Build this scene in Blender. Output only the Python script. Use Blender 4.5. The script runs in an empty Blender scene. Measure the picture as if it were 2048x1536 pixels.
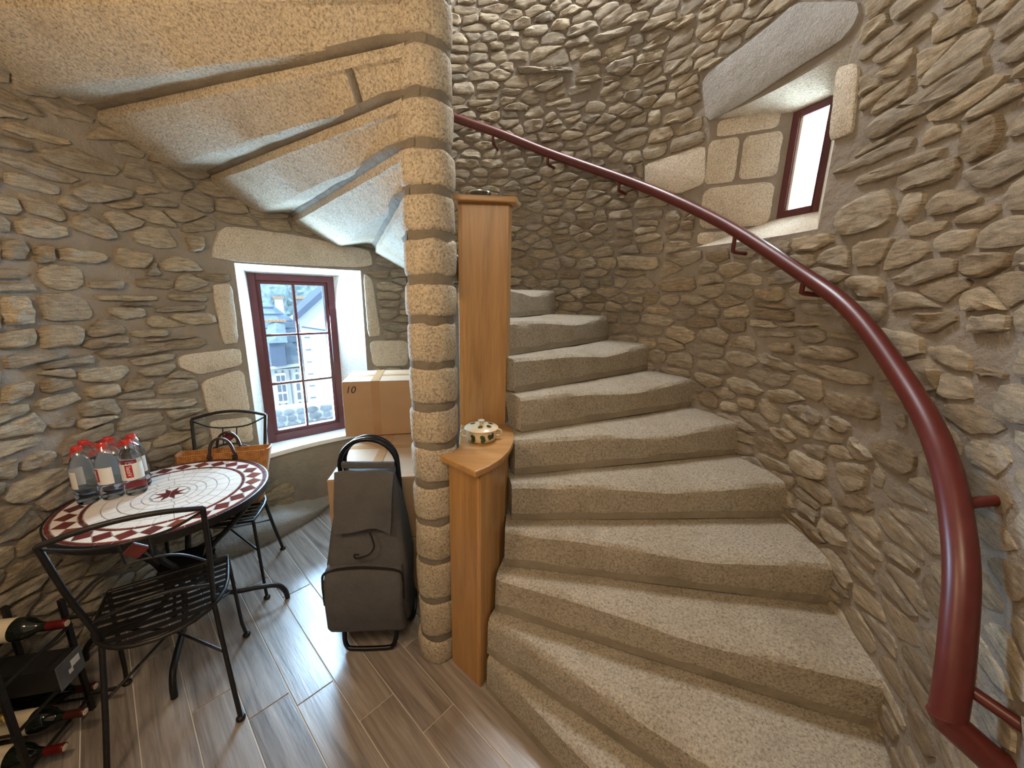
import bpy, bmesh, math, random
import numpy as np
from mathutils import Vector, Matrix, noise
random.seed(7)
R_ = math.radians
scene = bpy.context.scene
COL = scene.collection

# ------------------------------------------------------------------ camera
F_PX, PITCH, ROLL, EYE = 754.8, R_(12.93), R_(-1.18), 1.6
cam_d = bpy.data.cameras.new('camera'); cam = bpy.data.objects.new('camera', cam_d); COL.objects.link(cam)
cam_d.sensor_fit = 'HORIZONTAL'; cam_d.sensor_width = 36.0; cam_d.lens = 36.0 * F_PX / 2048.0
cam_d.clip_start = 0.02; cam_d.clip_end = 300
_X = Vector((1, 0, 0)); _U = Vector((0, math.sin(PITCH), math.cos(PITCH))); _Fw = Vector((0, math.cos(PITCH), -math.sin(PITCH)))
_c, _s = math.cos(ROLL), math.sin(ROLL)
_right = _X * _c - _U * _s; _up = _X * _s + _U * _c
cam.matrix_world = Matrix(((_right.x, _up.x, -_Fw.x, 0), (_right.y, _up.y, -_Fw.y, 0), (_right.z, _up.z, -_Fw.z, EYE), (0, 0, 0, 1)))
scene.camera = cam

# ------------------------------------------------------------------ world, lights, exposure
world = bpy.data.worlds.new('sky'); scene.world = world; world.use_nodes = True
wn = world.node_tree.nodes; wl = world.node_tree.links
bg = wn['Background']
bg.inputs['Color'].default_value = (0.58, 0.79, 1.0, 1); bg.inputs['Strength'].default_value = 2.3
scene.view_settings.view_transform = 'Standard'; scene.view_settings.look = 'None'
scene.view_settings.gamma = 1.0; scene.view_settings.use_curve_mapping = False
scene.view_settings.exposure = 0.62

CX, CY = -0.310, 1.449            # axis of the newel and of the round tower
def pol(r, deg, z=0.0):
    return Vector((CX + r * math.cos(R_(deg)), CY + r * math.sin(R_(deg)), z))

def add_light(name, typ, loc, energy, color, **kw):
    d = bpy.data.lights.new(name, typ); d.energy = energy; d.color = color
    tgt = kw.pop('target', None)
    for k, v in kw.items(): setattr(d, k, v)
    o = bpy.data.objects.new(name, d); COL.objects.link(o); o.location = loc
    if tgt is not None:
        o.rotation_euler = (Vector(tgt) - Vector(loc)).to_track_quat('-Z', 'Y').to_euler()
    return o
# daylight standing in the two window openings and in an unseen opening added to light the stair
add_light('daylight_big_window', 'AREA', pol(1.80, 132, 1.13), 98, (0.46, 0.72, 1.0), shape='RECTANGLE', size=0.46, size_y=1.08, target=pol(0.3, 135, 0.92))
add_light('daylight_small_window', 'AREA', pol(1.95, 17.0, 2.26), 9, (0.86, 0.94, 1.0), shape='RECTANGLE', size=0.16, size_y=0.42, target=pol(0.3, 30, 2.3))
add_light('daylight_added_opening', 'AREA', pol(1.50, 60, 4.0), 80, (0.93, 0.97, 1.0), shape='RECTANGLE', size=0.7, size_y=0.7, target=pol(0.5, 200, 1.6))
# warm lamps of the house: ceiling lamp of the hall behind the camera, lamp at the left of the doorway
add_light('hall_ceiling_lamp', 'POINT', (-0.05, -0.25, 2.42), 22, (1.0, 0.80, 0.56), shadow_soft_size=0.15)
add_light('wall_lamp', 'POINT', (-1.20, 0.38, 1.95), 22, (1.0, 0.73, 0.45), shadow_soft_size=0.10)
add_light('sun', 'SUN', (0, 0, 20), 1.2, (1.0, 0.96, 0.9), angle=0.02).rotation_euler = (R_(52), 0, R_(-20))

# ------------------------------------------------------------------ mesh helpers
class MB:
    def __init__(s): s.v = []; s.f = []; s.m = []; s.mi = 0
    def add(s, vs, fs):
        o = len(s.v); s.v += [tuple(p) for p in vs]
        for f in fs: s.f.append(tuple(i + o for i in f)); s.m.append(s.mi)
        return s
    def xf(s, M):
        s.v = [tuple(M @ Vector(p)) for p in s.v]; return s
def box_vf(c, d, rz=0.0):
    x, y, z = d[0] / 2, d[1] / 2, d[2] / 2
    cs, sn = math.cos(rz), math.sin(rz)
    vs = []
    for k in (-z, z):
        for a, b in ((-x, -y), (x, -y), (x, y), (-x, y)):
            vs.append((c[0] + a * cs - b * sn, c[1] + a * sn + b * cs, c[2] + k))
    return vs, [(3, 2, 1, 0), (4, 5, 6, 7), (0, 1, 5, 4), (1, 2, 6, 5), (2, 3, 7, 6), (3, 0, 4, 7)]
def frames(path, closed=False):
    P = [Vector(p) for p in path]; n = len(P); out = []
    up = None
    for i in range(n):
        a = P[i - 1] if (i > 0 or closed) else P[i]; b = P[(i + 1) % n] if (i < n - 1 or closed) else P[i]
        t = (b - a).normalized()
        if up is None:
            ref = Vector((0, 0, 1)) if abs(t.z) < 0.9 else Vector((1, 0, 0))
            u = t.cross(ref).normalized()
        else:
            u = (up - t * up.dot(t))
            u = u.normalized() if u.length > 1e-6 else t.orthogonal().normalized()
        up = u; out.append((P[i], u, t.cross(u)))
    return out
def tube_vf(path, rad, n=8, closed=False, flat=None, caps=True):
    fr = frames(path, closed); vs = []; fs = []; m = len(fr)
    for i, (p, u, w) in enumerate(fr):
        r = rad[i] if isinstance(rad, (list, tuple)) else rad
        for k in range(n):
            a = 2 * math.pi * k / n + math.pi / n
            if flat: vs.append(p + u * (math.cos(a) * flat[0]) + w * (math.sin(a) * flat[1]))
            else: vs.append(p + u * (math.cos(a) * r) + w * (math.sin(a) * r))
    for i in range(m if closed else m - 1):
        j = (i + 1) % m
        for k in range(n):
            l = (k + 1) % n; fs.append((i * n + k, i * n + l, j * n + l, j * n + k))
    if caps and not closed:
        fs.append(tuple(range(n - 1, -1, -1))); fs.append(tuple((m - 1) * n + k for k in range(n)))
    return vs, fs
def lathe_vf(prof, n=20, c=(0, 0, 0)):
    vs = []; fs = []
    for r, z in prof:
        for k in range(n):
            a = 2 * math.pi * k / n; vs.append((c[0] + r * math.cos(a), c[1] + r * math.sin(a), c[2] + z))
    for i in range(len(prof) - 1):
        for k in range(n):
            l = (k + 1) % n; fs.append((i * n + k, i * n + l, (i + 1) * n + l, (i + 1) * n + k))
    if prof[0][0] > 1e-5: fs.append(tuple(range(n - 1, -1, -1)))
    if prof[-1][0] > 1e-5: fs.append(tuple((len(prof) - 1) * n + k for k in range(n)))
    return vs, fs
def prism_vf(poly, z0, z1):
    n = len(poly); vs = [(x, y, z0) for x, y in poly] + [(x, y, z1) for x, y in poly]
    fs = [tuple(range(n - 1, -1, -1)), tuple(range(n, 2 * n))]
    for i in range(n): j = (i + 1) % n; fs.append((i, j, n + j, n + i))
    return vs, fs
def bez(p0, p1, p2, p3, n=10):
    p0, p1, p2, p3 = map(Vector, (p0, p1, p2, p3)); o = []
    for i in range(n + 1):
        t = i / n; s = 1 - t; o.append(p0 * s**3 + p1 * 3 * s * s * t + p2 * 3 * s * t * t + p3 * t**3)
    return o
def spline(pts, per=6):
    P = [Vector(p) for p in pts]; P = [P[0] * 2 - P[1]] + P + [P[-1] * 2 - P[-2]]; o = []
    for i in range(1, len(P) - 2):
        for k in range(per):
            t = k / per; a, b, c, d = P[i - 1], P[i], P[i + 1], P[i + 2]
            o.append(0.5 * ((2 * b) + (c - a) * t + (2 * a - 5 * b + 4 * c - d) * t * t + (3 * b - a - 3 * c + d) * t**3))
    o.append(P[-2]); return o

def mesh_of(name, mb, mats, smooth=None, bevel=0.0, uv=None, tint=None, seg=2):
    me = bpy.data.meshes.new(name)
    me.from_pydata(mb.v, [], mb.f)
    for m in (mats if isinstance(mats, (list, tuple)) else [mats]): me.materials.append(MAT[m])
    if isinstance(mats, (list, tuple)) and len(mats) > 1: me.polygons.foreach_set('material_index', mb.m)
    if bevel > 0:
        bm = bmesh.new(); bm.from_mesh(me); bmesh.ops.remove_doubles(bm, verts=bm.verts, dist=1e-5)
        eds = [e for e in bm.edges if len(e.link_faces) == 2 and e.calc_face_angle(0) > R_(35)]
        bmesh.ops.bevel(bm, geom=eds, offset=bevel, segments=seg, affect='EDGES', profile=0.6, clamp_overlap=True)
        bm.to_mesh(me); bm.free()
    if smooth is not None:
        me.polygons.foreach_set('use_smooth', [True] * len(me.polygons))
        if smooth < 180: me.set_sharp_from_angle(angle=R_(smooth))
    if uv is not None and bevel == 0:
        l = me.uv_layers.new(name='UVMap'); d = np.zeros(len(me.loops) * 2, dtype=np.float32)
        vi = np.zeros(len(me.loops), dtype=np.int32); me.loops.foreach_get('vertex_index', vi)
        U = np.array(uv, dtype=np.float32); d[0::2] = U[vi, 0]; d[1::2] = U[vi, 1]; l.data.foreach_set('uv', d)
    if tint is not None:
        at = me.attributes.new('tint', 'FLOAT', 'POINT')
        at.data.foreach_set('value', np.full(len(me.vertices), tint, dtype=np.float32) if np.isscalar(tint) else np.array(tint, dtype=np.float32))
    me.update(); return me
def ob(name, me, parent=None, loc=None, rz=None):
    o = bpy.data.objects.new(name, me); COL.objects.link(o)
    if parent is not None: o.parent = parent
    if loc is not None: o.location = loc
    if rz is not None: o.rotation_euler = (0, 0, rz)
    return o
def tag(o, label=None, cat=None, group=None, kind=None):
    if label: o['label'] = label
    if cat: o['category'] = cat
    if group: o['group'] = group
    if kind: o['kind'] = kind
    return o
def thing(name, label, cat, loc=(0, 0, 0), rz=0.0, group=None):
    o = bpy.data.objects.new(name, None); COL.objects.link(o); o.empty_display_size = 0.05
    o.location = loc; o.rotation_euler = (0, 0, rz)
    return tag(o, label, cat, group)
def part(name, vf, mat, parent, smooth=None, bevel=0.0, world=False, label=None, **kw):
    if isinstance(vf, MB): mb = vf
    else: mb = MB().add(*vf)
    if world:
        L = root_loc(parent); mb.v = [(x - L.x, y - L.y, z - L.z) for x, y, z in mb.v]
    o = ob(name, mesh_of(name, mb, mat, smooth, bevel, **kw), parent)
    if label: o['label'] = label
    return o
def root_loc(o):
    L = Vector((0, 0, 0))
    while o is not None: L += o.location; o = o.parent
    return L
def copy_tree(o, parent=None):
    c = o.copy(); COL.objects.link(c); c.parent = parent
    for ch in list(o.children): copy_tree(ch, c)
    return c

# ------------------------------------------------------------------ materials
MAT = {}
class NT:
    def __init__(s, name):
        m = bpy.data.materials.new(name); m.use_nodes = True; MAT[name] = m
        s.t = m.node_tree; s.n = s.t.nodes; s.l = s.t.links; s.b = s.n['Principled BSDF']; s.m = m
    def new(s, typ, **kw):
        n = s.n.new(typ)
        for k, v in kw.items(): setattr(n, k, v)
        return n
    def coords(s, kind='Object', scale=(1, 1, 1), rot=(0, 0, 0)):
        tc = s.new('ShaderNodeTexCoord'); mp = s.new('ShaderNodeMapping')
        mp.inputs['Scale'].default_value = scale; mp.inputs['Rotation'].default_value = rot
        s.l.new(tc.outputs[kind], mp.inputs[0]); return mp.outputs[0]
    def noise(s, co, scale, detail=4, rough=0.6, dist=0.0):
        n = s.new('ShaderNodeTexNoise'); n.inputs['Scale'].default_value = scale; n.inputs['Detail'].default_value = detail
        n.inputs['Roughness'].default_value = rough; n.inputs['Distortion'].default_value = dist
        if co is not None: s.l.new(co, n.inputs['Vector'])
        return n.outputs['Fac']
    def ramp(s, fac, stops):
        r = s.new('ShaderNodeValToRGB'); e = r.color_ramp.elements
        while len(e) < len(stops): e.new(0.5)
        for i, (p, c) in enumerate(stops): e[i].position = p; e[i].color = (*c, 1)
        s.l.new(fac, r.inputs[0]); return r.outputs[0]
    def mix(s, fac, a, b, mode='MIX'):
        m = s.new('ShaderNodeMix', data_type='RGBA', blend_type=mode)
        for sock, v in ((0, fac), (6, a), (7, b)):
            if isinstance(v, (int, float)): m.inputs[sock].default_value = v
            elif isinstance(v, tuple): m.inputs[sock].default_value = (*v, 1)
            else: s.l.new(v, m.inputs[sock])
        return m.outputs[2]
    def math(s, op, a, b=0.0):
        m = s.new('ShaderNodeMath', operation=op)
        for i, v in enumerate((a, b)):
            if isinstance(v, (int, float)): m.inputs[i].default_value = v
            else: s.l.new(v, m.inputs[i])
        return m.outputs[0]
    def bump(s, h, strength=0.5, dist=0.01, prev=None):
        b = s.new('ShaderNodeBump'); b.inputs['Strength'].default_value = strength; b.inputs['Distance'].default_value = dist
        s.l.new(h, b.inputs['Height'])
        if prev is not None: s.l.new(prev, b.inputs['Normal'])
        s.l.new(b.outputs[0], s.b.inputs['Normal']); return b.outputs[0]
    def color(s, c):
        if isinstance(c, tuple): s.b.inputs['Base Color'].default_value = (*c, 1)
        else: s.l.new(c, s.b.inputs['Base Color'])
    def set(s, **kw):
        for k, v in kw.items():
            i = s.b.inputs[k.replace('_', ' ')]
            i.default_value = v
        return s
def plain(name, col, rough=0.5, metal=0.0, var=0.0, vscale=20, bump=0.0, bscale=80, **kw):
    t = NT(name)
    t.set(Roughness=rough, Metallic=metal, **kw)
    if var > 0:
        co = t.coords('Object'); f = t.noise(co, vscale, 5)
        t.color(t.ramp(f, [(0.3, tuple(c * (1 - var) for c in col)), (0.7, tuple(min(1, c * (1 + var)) for c in col))]))
    else: t.color(col)
    if bump > 0: t.bump(t.noise(t.coords('Object'), bscale, 4), bump, 0.004)
    return t
def rubble_mat():
    t = NT('rubble'); t.set(Roughness=0.9, Specular_IOR_Level=0.2)
    uv = t.coords('UV', (1, 1, 1)); st = t.coords('UV', (7, 40, 1))
    at = t.new('ShaderNodeAttribute', attribute_name='tint')
    base = t.ramp(at.outputs['Fac'], [(0.0, (0.36, 0.285, 0.205)), (0.22, (0.50, 0.415, 0.305)), (0.42, (0.41, 0.36, 0.295)), (0.6, (0.58, 0.48, 0.345)), (0.8, (0.47, 0.405, 0.325)), (1.0, (0.64, 0.55, 0.42))])
    g = t.noise(st, 2.2, 9, 0.74, 0.5)
    c = t.mix(0.75, base, t.ramp(g, [(0.32, (0.50, 0.46, 0.42)), (0.46, (1.12, 1.11, 1.08)), (0.66, (1.9, 1.85, 1.72))]), 'MULTIPLY')
    rust = t.noise(uv, 9, 4, 0.6)
    c = t.mix(t.ramp(rust, [(0.55, (0, 0, 0)), (0.72, (0.55, 0.55, 0.55))]), c, (0.30, 0.195, 0.095))
    spk = t.noise(uv, 260, 2, 0.7)
    c = t.mix(0.45, c, t.ramp(spk, [(0.3, (0.6, 0.6, 0.6)), (0.6, (1.3, 1.3, 1.3))]), 'MULTIPLY')
    t.color(c)
    n1 = t.bump(g, 1.0, 0.05)
    n2 = t.bump(t.noise(uv, 38, 7, 0.75), 1.0, 0.02, n1)
    t.bump(spk, 0.35, 0.002, n2)
rubble_mat()
def mortar_mat(name, c0, c1):
    t = NT(name); t.set(Roughness=0.95, Specular_IOR_Level=0.15)
    co = t.coords('Object'); f = t.noise(co, 5, 6, 0.6)
    c = t.ramp(f, [(0.3, c0), (0.7, c1)])
    s = t.noise(co, 320, 2, 0.6)
    c = t.mix(0.35, c, t.ramp(s, [(0.3, (0.6, 0.6, 0.6)), (0.65, (1.2, 1.2, 1.2))]), 'MULTIPLY')
    t.color(c)
    n1 = t.bump(t.noise(co, 14, 5, 0.6), 0.6, 0.03); t.bump(s, 0.4, 0.003, n1)
mortar_mat('mortar', (0.235, 0.20, 0.165), (0.305, 0.265, 0.222))
mortar_mat('step_mortar', (0.22, 0.185, 0.135), (0.30, 0.255, 0.19))
mortar_mat('joint_mortar', (0.15, 0.125, 0.095), (0.22, 0.185, 0.14))
def granite_mat(name, c0, c1, c2, spot=0.6, sc=150):
    t = NT(name); t.set(Roughness=0.88, Specular_IOR_Level=0.2)
    co = t.coords('Object')
    f = t.noise(co, 2.6, 5, 0.6); c = t.ramp(f, [(0.25, c0), (0.5, c1), (0.75, c2)])
    v = t.noise(co, sc, 3, 0.75)
    c = t.mix(spot, c, t.ramp(v, [(0.34, (0.30, 0.28, 0.26)), (0.47, (0.92, 0.92, 0.92)), (0.66, (1.45, 1.42, 1.36))]), 'MULTIPLY')
    st = t.noise(co, 9, 6, 0.65)
    c = t.mix(t.ramp(st, [(0.56, (0, 0, 0)), (0.75, (0.45, 0.45, 0.45))]), c, (0.21, 0.165, 0.105))
    t.color(c)
    n1 = t.bump(v, 0.8, 0.006); t.bump(t.noise(co, 22, 5, 0.6), 0.5, 0.015, n1)
granite_mat('granite', (0.34, 0.27, 0.185), (0.43, 0.36, 0.265), (0.41, 0.355, 0.285), 0.75, 120)
granite_mat('granite_step', (0.29, 0.245, 0.18), (0.37, 0.32, 0.25), (0.36, 0.325, 0.27), 0.65, 120)
granite_mat('granite_dressed', (0.50, 0.44, 0.35), (0.60, 0.53, 0.43), (0.56, 0.50, 0.42), 0.6, 150)
granite_mat('granite_grey', (0.27, 0.255, 0.24), (0.33, 0.315, 0.295), (0.36, 0.34, 0.31), 0.3, 120)
granite_mat('reveal_stone', (0.55, 0.53, 0.49), (0.62, 0.60, 0.56), (0.66, 0.64, 0.60), 0.3, 140)
def wood_mat(name, c0, c1, c2, axis='Z', rough=0.38, sc=1.0, bumpy=0.15):
    t = NT(name); t.set(Roughness=rough)
    s = {'Z': (14, 14, 0.9), 'X': (0.9, 14, 14), 'Y': (14, 0.9, 14)}[axis]
    oi = t.new('ShaderNodeObjectInfo')
    co = t.coords('Object', tuple(k * sc for k in s))
    ad = t.new('ShaderNodeVectorMath', operation='ADD'); cm = t.new('ShaderNodeCombineXYZ')
    for i in range(3): t.l.new(t.math('MULTIPLY', oi.outputs['Random'], 37.0 + 11 * i), cm.inputs[i])
    t.l.new(co, ad.inputs[0]); t.l.new(cm.outputs[0], ad.inputs[1])
    g = t.noise(ad.outputs[0], 1.6, 6, 0.62, 0.9); fine = t.noise(ad.outputs[0], 9, 3, 0.6)
    c = t.ramp(g, [(0.28, c0), (0.5, c1), (0.74, c2)])
    c = t.mix(0.35, c, t.ramp(fine, [(0.3, (0.68, 0.68, 0.68)), (0.65, (1.15, 1.15, 1.15))]), 'MULTIPLY')
    c = t.mix(1.0, c, t.ramp(oi.outputs['Random'], [(0.0, (0.86, 0.86, 0.86)), (1.0, (1.1, 1.1, 1.1))]), 'MULTIPLY')
    t.color(c); t.bump(fine, bumpy, 0.002)
    return t
wood_mat('oak', (0.31, 0.155, 0.05), (0.41, 0.215, 0.075), (0.48, 0.265, 0.10), 'Z')
wood_mat('oak_flat', (0.34, 0.17, 0.055), (0.44, 0.23, 0.08), (0.50, 0.275, 0.105), 'X')
wood_mat('plank', (0.14, 0.112, 0.095), (0.275, 0.23, 0.195), (0.40, 0.345, 0.30), 'X', 0.27, 1.0, 0.2)
plain('grout', (0.60, 0.56, 0.51), 0.8)
plain('red_paint', (0.098, 0.016, 0.012), 0.36, 0.0, 0.12, 30)
plain('window_paint', (0.105, 0.03, 0.033), 0.4, 0.0, 0.1, 30)
plain('iron', (0.022, 0.019, 0.018), 0.42, 0.55, 0.25, 60, 0.15, 160)
plain('black_metal', (0.012, 0.012, 0.014), 0.28, 0.6)
plain('tile_white', (0.70, 0.62, 0.54), 0.22, 0, 0.05, 12)
plain('tile_red', (0.115, 0.018, 0.016), 0.22, 0, 0.3, 9)
plain('tile_brown', (0.17, 0.038, 0.02), 0.22, 0, 0.2, 9)
plain('tile_grout', (0.27, 0.25, 0.235), 0.8)
plain('cardboard', (0.43, 0.265, 0.145), 0.75, 0, 0.06, 8)
plain('cardboard_edge', (0.36, 0.21, 0.11), 0.8)
plain('tape', (0.42, 0.235, 0.115), 0.16, 0, 0.05, 20)
plain('marker', (0.015, 0.013, 0.012), 0.6)
def fabric_mat(name, col, sc=900):
    t = NT(name); t.set(Roughness=0.95, Specular_IOR_Level=0.15)
    co = t.coords('Object'); f = t.noise(co, sc, 2, 0.5); g = t.noise(co, 7, 4)
    c = t.ramp(f, [(0.3, tuple(k * 0.6 for k in col)), (0.7, tuple(k * 1.35 for k in col))])
    t.color(t.mix(0.5, c, t.ramp(g, [(0.3, (0.75, 0.75, 0.75)), (0.7, (1.2, 1.2, 1.2))]), 'MULTIPLY'))
    n = t.bump(f, 0.3, 0.002); t.bump(g, 0.5, 0.03, n)
fabric_mat('grey_fabric', (0.095, 0.09, 0.09))
fabric_mat('dark_fabric', (0.02, 0.019, 0.02))
def wicker_mat():
    t = NT('wicker'); t.set(Roughness=0.6)
    co = t.coords('Object'); w = t.new('ShaderNodeTexWave', wave_type='BANDS', bands_direction='Z'); w.inputs['Scale'].default_value = 55; w.inputs['Distortion'].default_value = 1.2; w.inputs['Detail'].default_value = 3
    t.l.new(co, w.inputs[0]); x = t.new('ShaderNodeTexWave', wave_type='BANDS', bands_direction='X'); x.inputs['Scale'].default_value = 30; x.inputs['Distortion'].default_value = 0.8; t.l.new(co, x.inputs[0])
    n = t.noise(co, 35, 4)
    c = t.ramp(n, [(0.3, (0.30, 0.115, 0.028)), (0.5, (0.47, 0.20, 0.055)), (0.7, (0.56, 0.28, 0.09))])
    h = t.math('ADD', w.outputs['Fac'], t.math('MULTIPLY', x.outputs['Fac'], 0.6))
    t.color(t.mix(0.5, c, t.ramp(w.outputs['Fac'], [(0.0, (0.55, 0.5, 0.45)), (0.6, (1.15, 1.1, 1.05))]), 'MULTIPLY'))
    t.bump(h, 0.6, 0.004)
wicker_mat()
plain('leather', (0.035, 0.014, 0.01), 0.35, 0, 0.2, 40)
plain('steel', (0.55, 0.54, 0.52), 0.3, 1.0)
plain('cap_red', (0.55, 0.022, 0.012), 0.35)
plain('label_white', (0.72, 0.70, 0.66), 0.5)
plain('label_red', (0.40, 0.014, 0.018), 0.45)
plain('ink', (0.03, 0.03, 0.04), 0.6)
plain('ink_green', (0.05, 0.22, 0.06), 0.6)
plain('letter_white', (0.8, 0.78, 0.74), 0.5)
def glassy(name, col, rough=0.03, ior=1.45, trans=1.0):
    t = NT(name); t.color(col); t.set(Roughness=rough, IOR=ior, Transmission_Weight=trans); return t
glassy('bottle_plastic', (0.90, 0.95, 1.0), 0.05, 1.28)
glassy('wine_glass', (0.006, 0.009, 0.006), 0.05, 1.5, 0.0)
glassy('ashtray_glass', (0.08, 0.07, 0.06), 0.06, 1.5, 0.4)
def pane_mat():
    t = NT('pane'); t.n.remove(t.b); out = t.n['Material Output']
    tr = t.new('ShaderNodeBsdfTransparent'); tr.inputs[0].default_value = (0.93, 0.97, 0.98, 1)
    gl = t.new('ShaderNodeBsdfGlossy'); gl.inputs['Roughness'].default_value = 0.02
    fr = t.new('ShaderNodeFresnel'); fr.inputs[0].default_value = 1.45
    mx = t.new('ShaderNodeMixShader'); t.l.new(fr.outputs[0], mx.inputs[0]); t.l.new(tr.outputs[0], mx.inputs[1]); t.l.new(gl.outputs[0], mx.inputs[2]); t.l.new(mx.outputs[0], out.inputs[0])
pane_mat()
def frosted():
    t = NT('frosted_pane'); t.n.remove(t.b); out = t.n['Material Output']
    tr = t.new('ShaderNodeBsdfTransparent'); tr.inputs[0].default_value = (0.85, 0.92, 0.95, 1)
    tl = t.new('ShaderNodeBsdfTranslucent'); tl.inputs[0].default_value = (0.9, 0.95, 0.97, 1)
    mx = t.new('ShaderNodeMixShader'); mx.inputs[0].default_value = 0.16; t.l.new(tr.outputs[0], mx.inputs[1]); t.l.new(tl.outputs[0], mx.inputs[2]); t.l.new(mx.outputs[0], out.inputs[0])
    co = t.coords('Object'); v = t.new('ShaderNodeTexVoronoi'); v.inputs['Scale'].default_value = 260; t.l.new(co, v.inputs[0])
    b = t.new('ShaderNodeBump'); b.inputs['Strength'].default_value = 0.9; b.inputs['Distance'].default_value = 0.004; t.l.new(v.outputs[0], b.inputs['Height']); t.l.new(b.outputs[0], tl.inputs['Normal'])
frosted()
def film_mat():
    t = NT('film_red'); t.n.remove(t.b); out = t.n['Material Output']
    tr = t.new('ShaderNodeBsdfTransparent'); tr.inputs[0].default_value = (0.97, 0.93, 0.93, 1)
    gl = t.new('ShaderNodeBsdfGlossy'); gl.inputs['Roughness'].default_value = 0.12
    df = t.new('ShaderNodeBsdfDiffuse'); df.inputs[0].default_value = (0.5, 0.02, 0.015, 1)
    m1 = t.new('ShaderNodeMixShader'); t.l.new(t.ramp(t.noise(t.coords('Object'), 22, 3), [(0.50, (0, 0, 0)), (0.56, (0.55, 0.55, 0.55))]), m1.inputs[0]); t.l.new(tr.outputs[0], m1.inputs[1]); t.l.new(df.outputs[0], m1.inputs[2])
    m2 = t.new('ShaderNodeMixShader'); m2.inputs[0].default_value = 0.14; t.l.new(m1.outputs[0], m2.inputs[1]); t.l.new(gl.outputs[0], m2.inputs[2]); t.l.new(m2.outputs[0], out.inputs[0])
film_mat()
plain('foil_red', (0.13, 0.010, 0.010), 0.3, 0.4, 0.2, 60)
plain('foil_dark', (0.06, 0.012, 0.008), 0.35, 0.3)
plain('foil_gold', (0.52, 0.36, 0.10), 0.3, 0.8, 0.4, 50)
plain('label_cream', (0.60, 0.52, 0.38), 0.6)
plain('gift_black', (0.012, 0.012, 0.013), 0.35, 0, 0.2, 20)
plain('slate_plate', (0.10, 0.105, 0.115), 0.4, 0, 0.3, 12)
plain('white_sticker', (0.68, 0.70, 0.72), 0.5)
plain('ceramic', (0.66, 0.55, 0.38), 0.18, 0, 0.12, 30)
plain('ceramic_knob', (0.62, 0.55, 0.45), 0.2)
plain('leaf_paint', (0.035, 0.07, 0.022), 0.2, 0, 0.5, 60)
plain('navy_paint', (0.018, 0.018, 0.045), 0.2)
plain('yellow_paint', (0.55, 0.30, 0.05), 0.2)
plain('plaster', (0.62, 0.53, 0.42), 0.9, 0, 0.05, 3)
plain('sill_white', (0.70, 0.69, 0.66), 0.6, 0, 0.05, 12)
plain('slate_roof', (0.28, 0.36, 0.45), 0.7, 0, 0.25, 3)  # outdoor colours here are lightened and blued to stand in for haze
plain('slate_dark', (0.14, 0.18, 0.26), 0.8)
plain('render_white', (0.82, 0.82, 0.80), 0.9, 0, 0.03, 2)
plain('timber_grey', (0.26, 0.28, 0.33), 0.8)
plain('terracotta', (0.62, 0.33, 0.18), 0.8)
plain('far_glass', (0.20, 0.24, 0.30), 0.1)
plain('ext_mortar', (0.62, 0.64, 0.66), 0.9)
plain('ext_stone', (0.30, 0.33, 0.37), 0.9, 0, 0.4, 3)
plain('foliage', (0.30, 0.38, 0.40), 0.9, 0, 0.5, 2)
plain('ext_ground', (0.35, 0.35, 0.33), 0.9)
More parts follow.
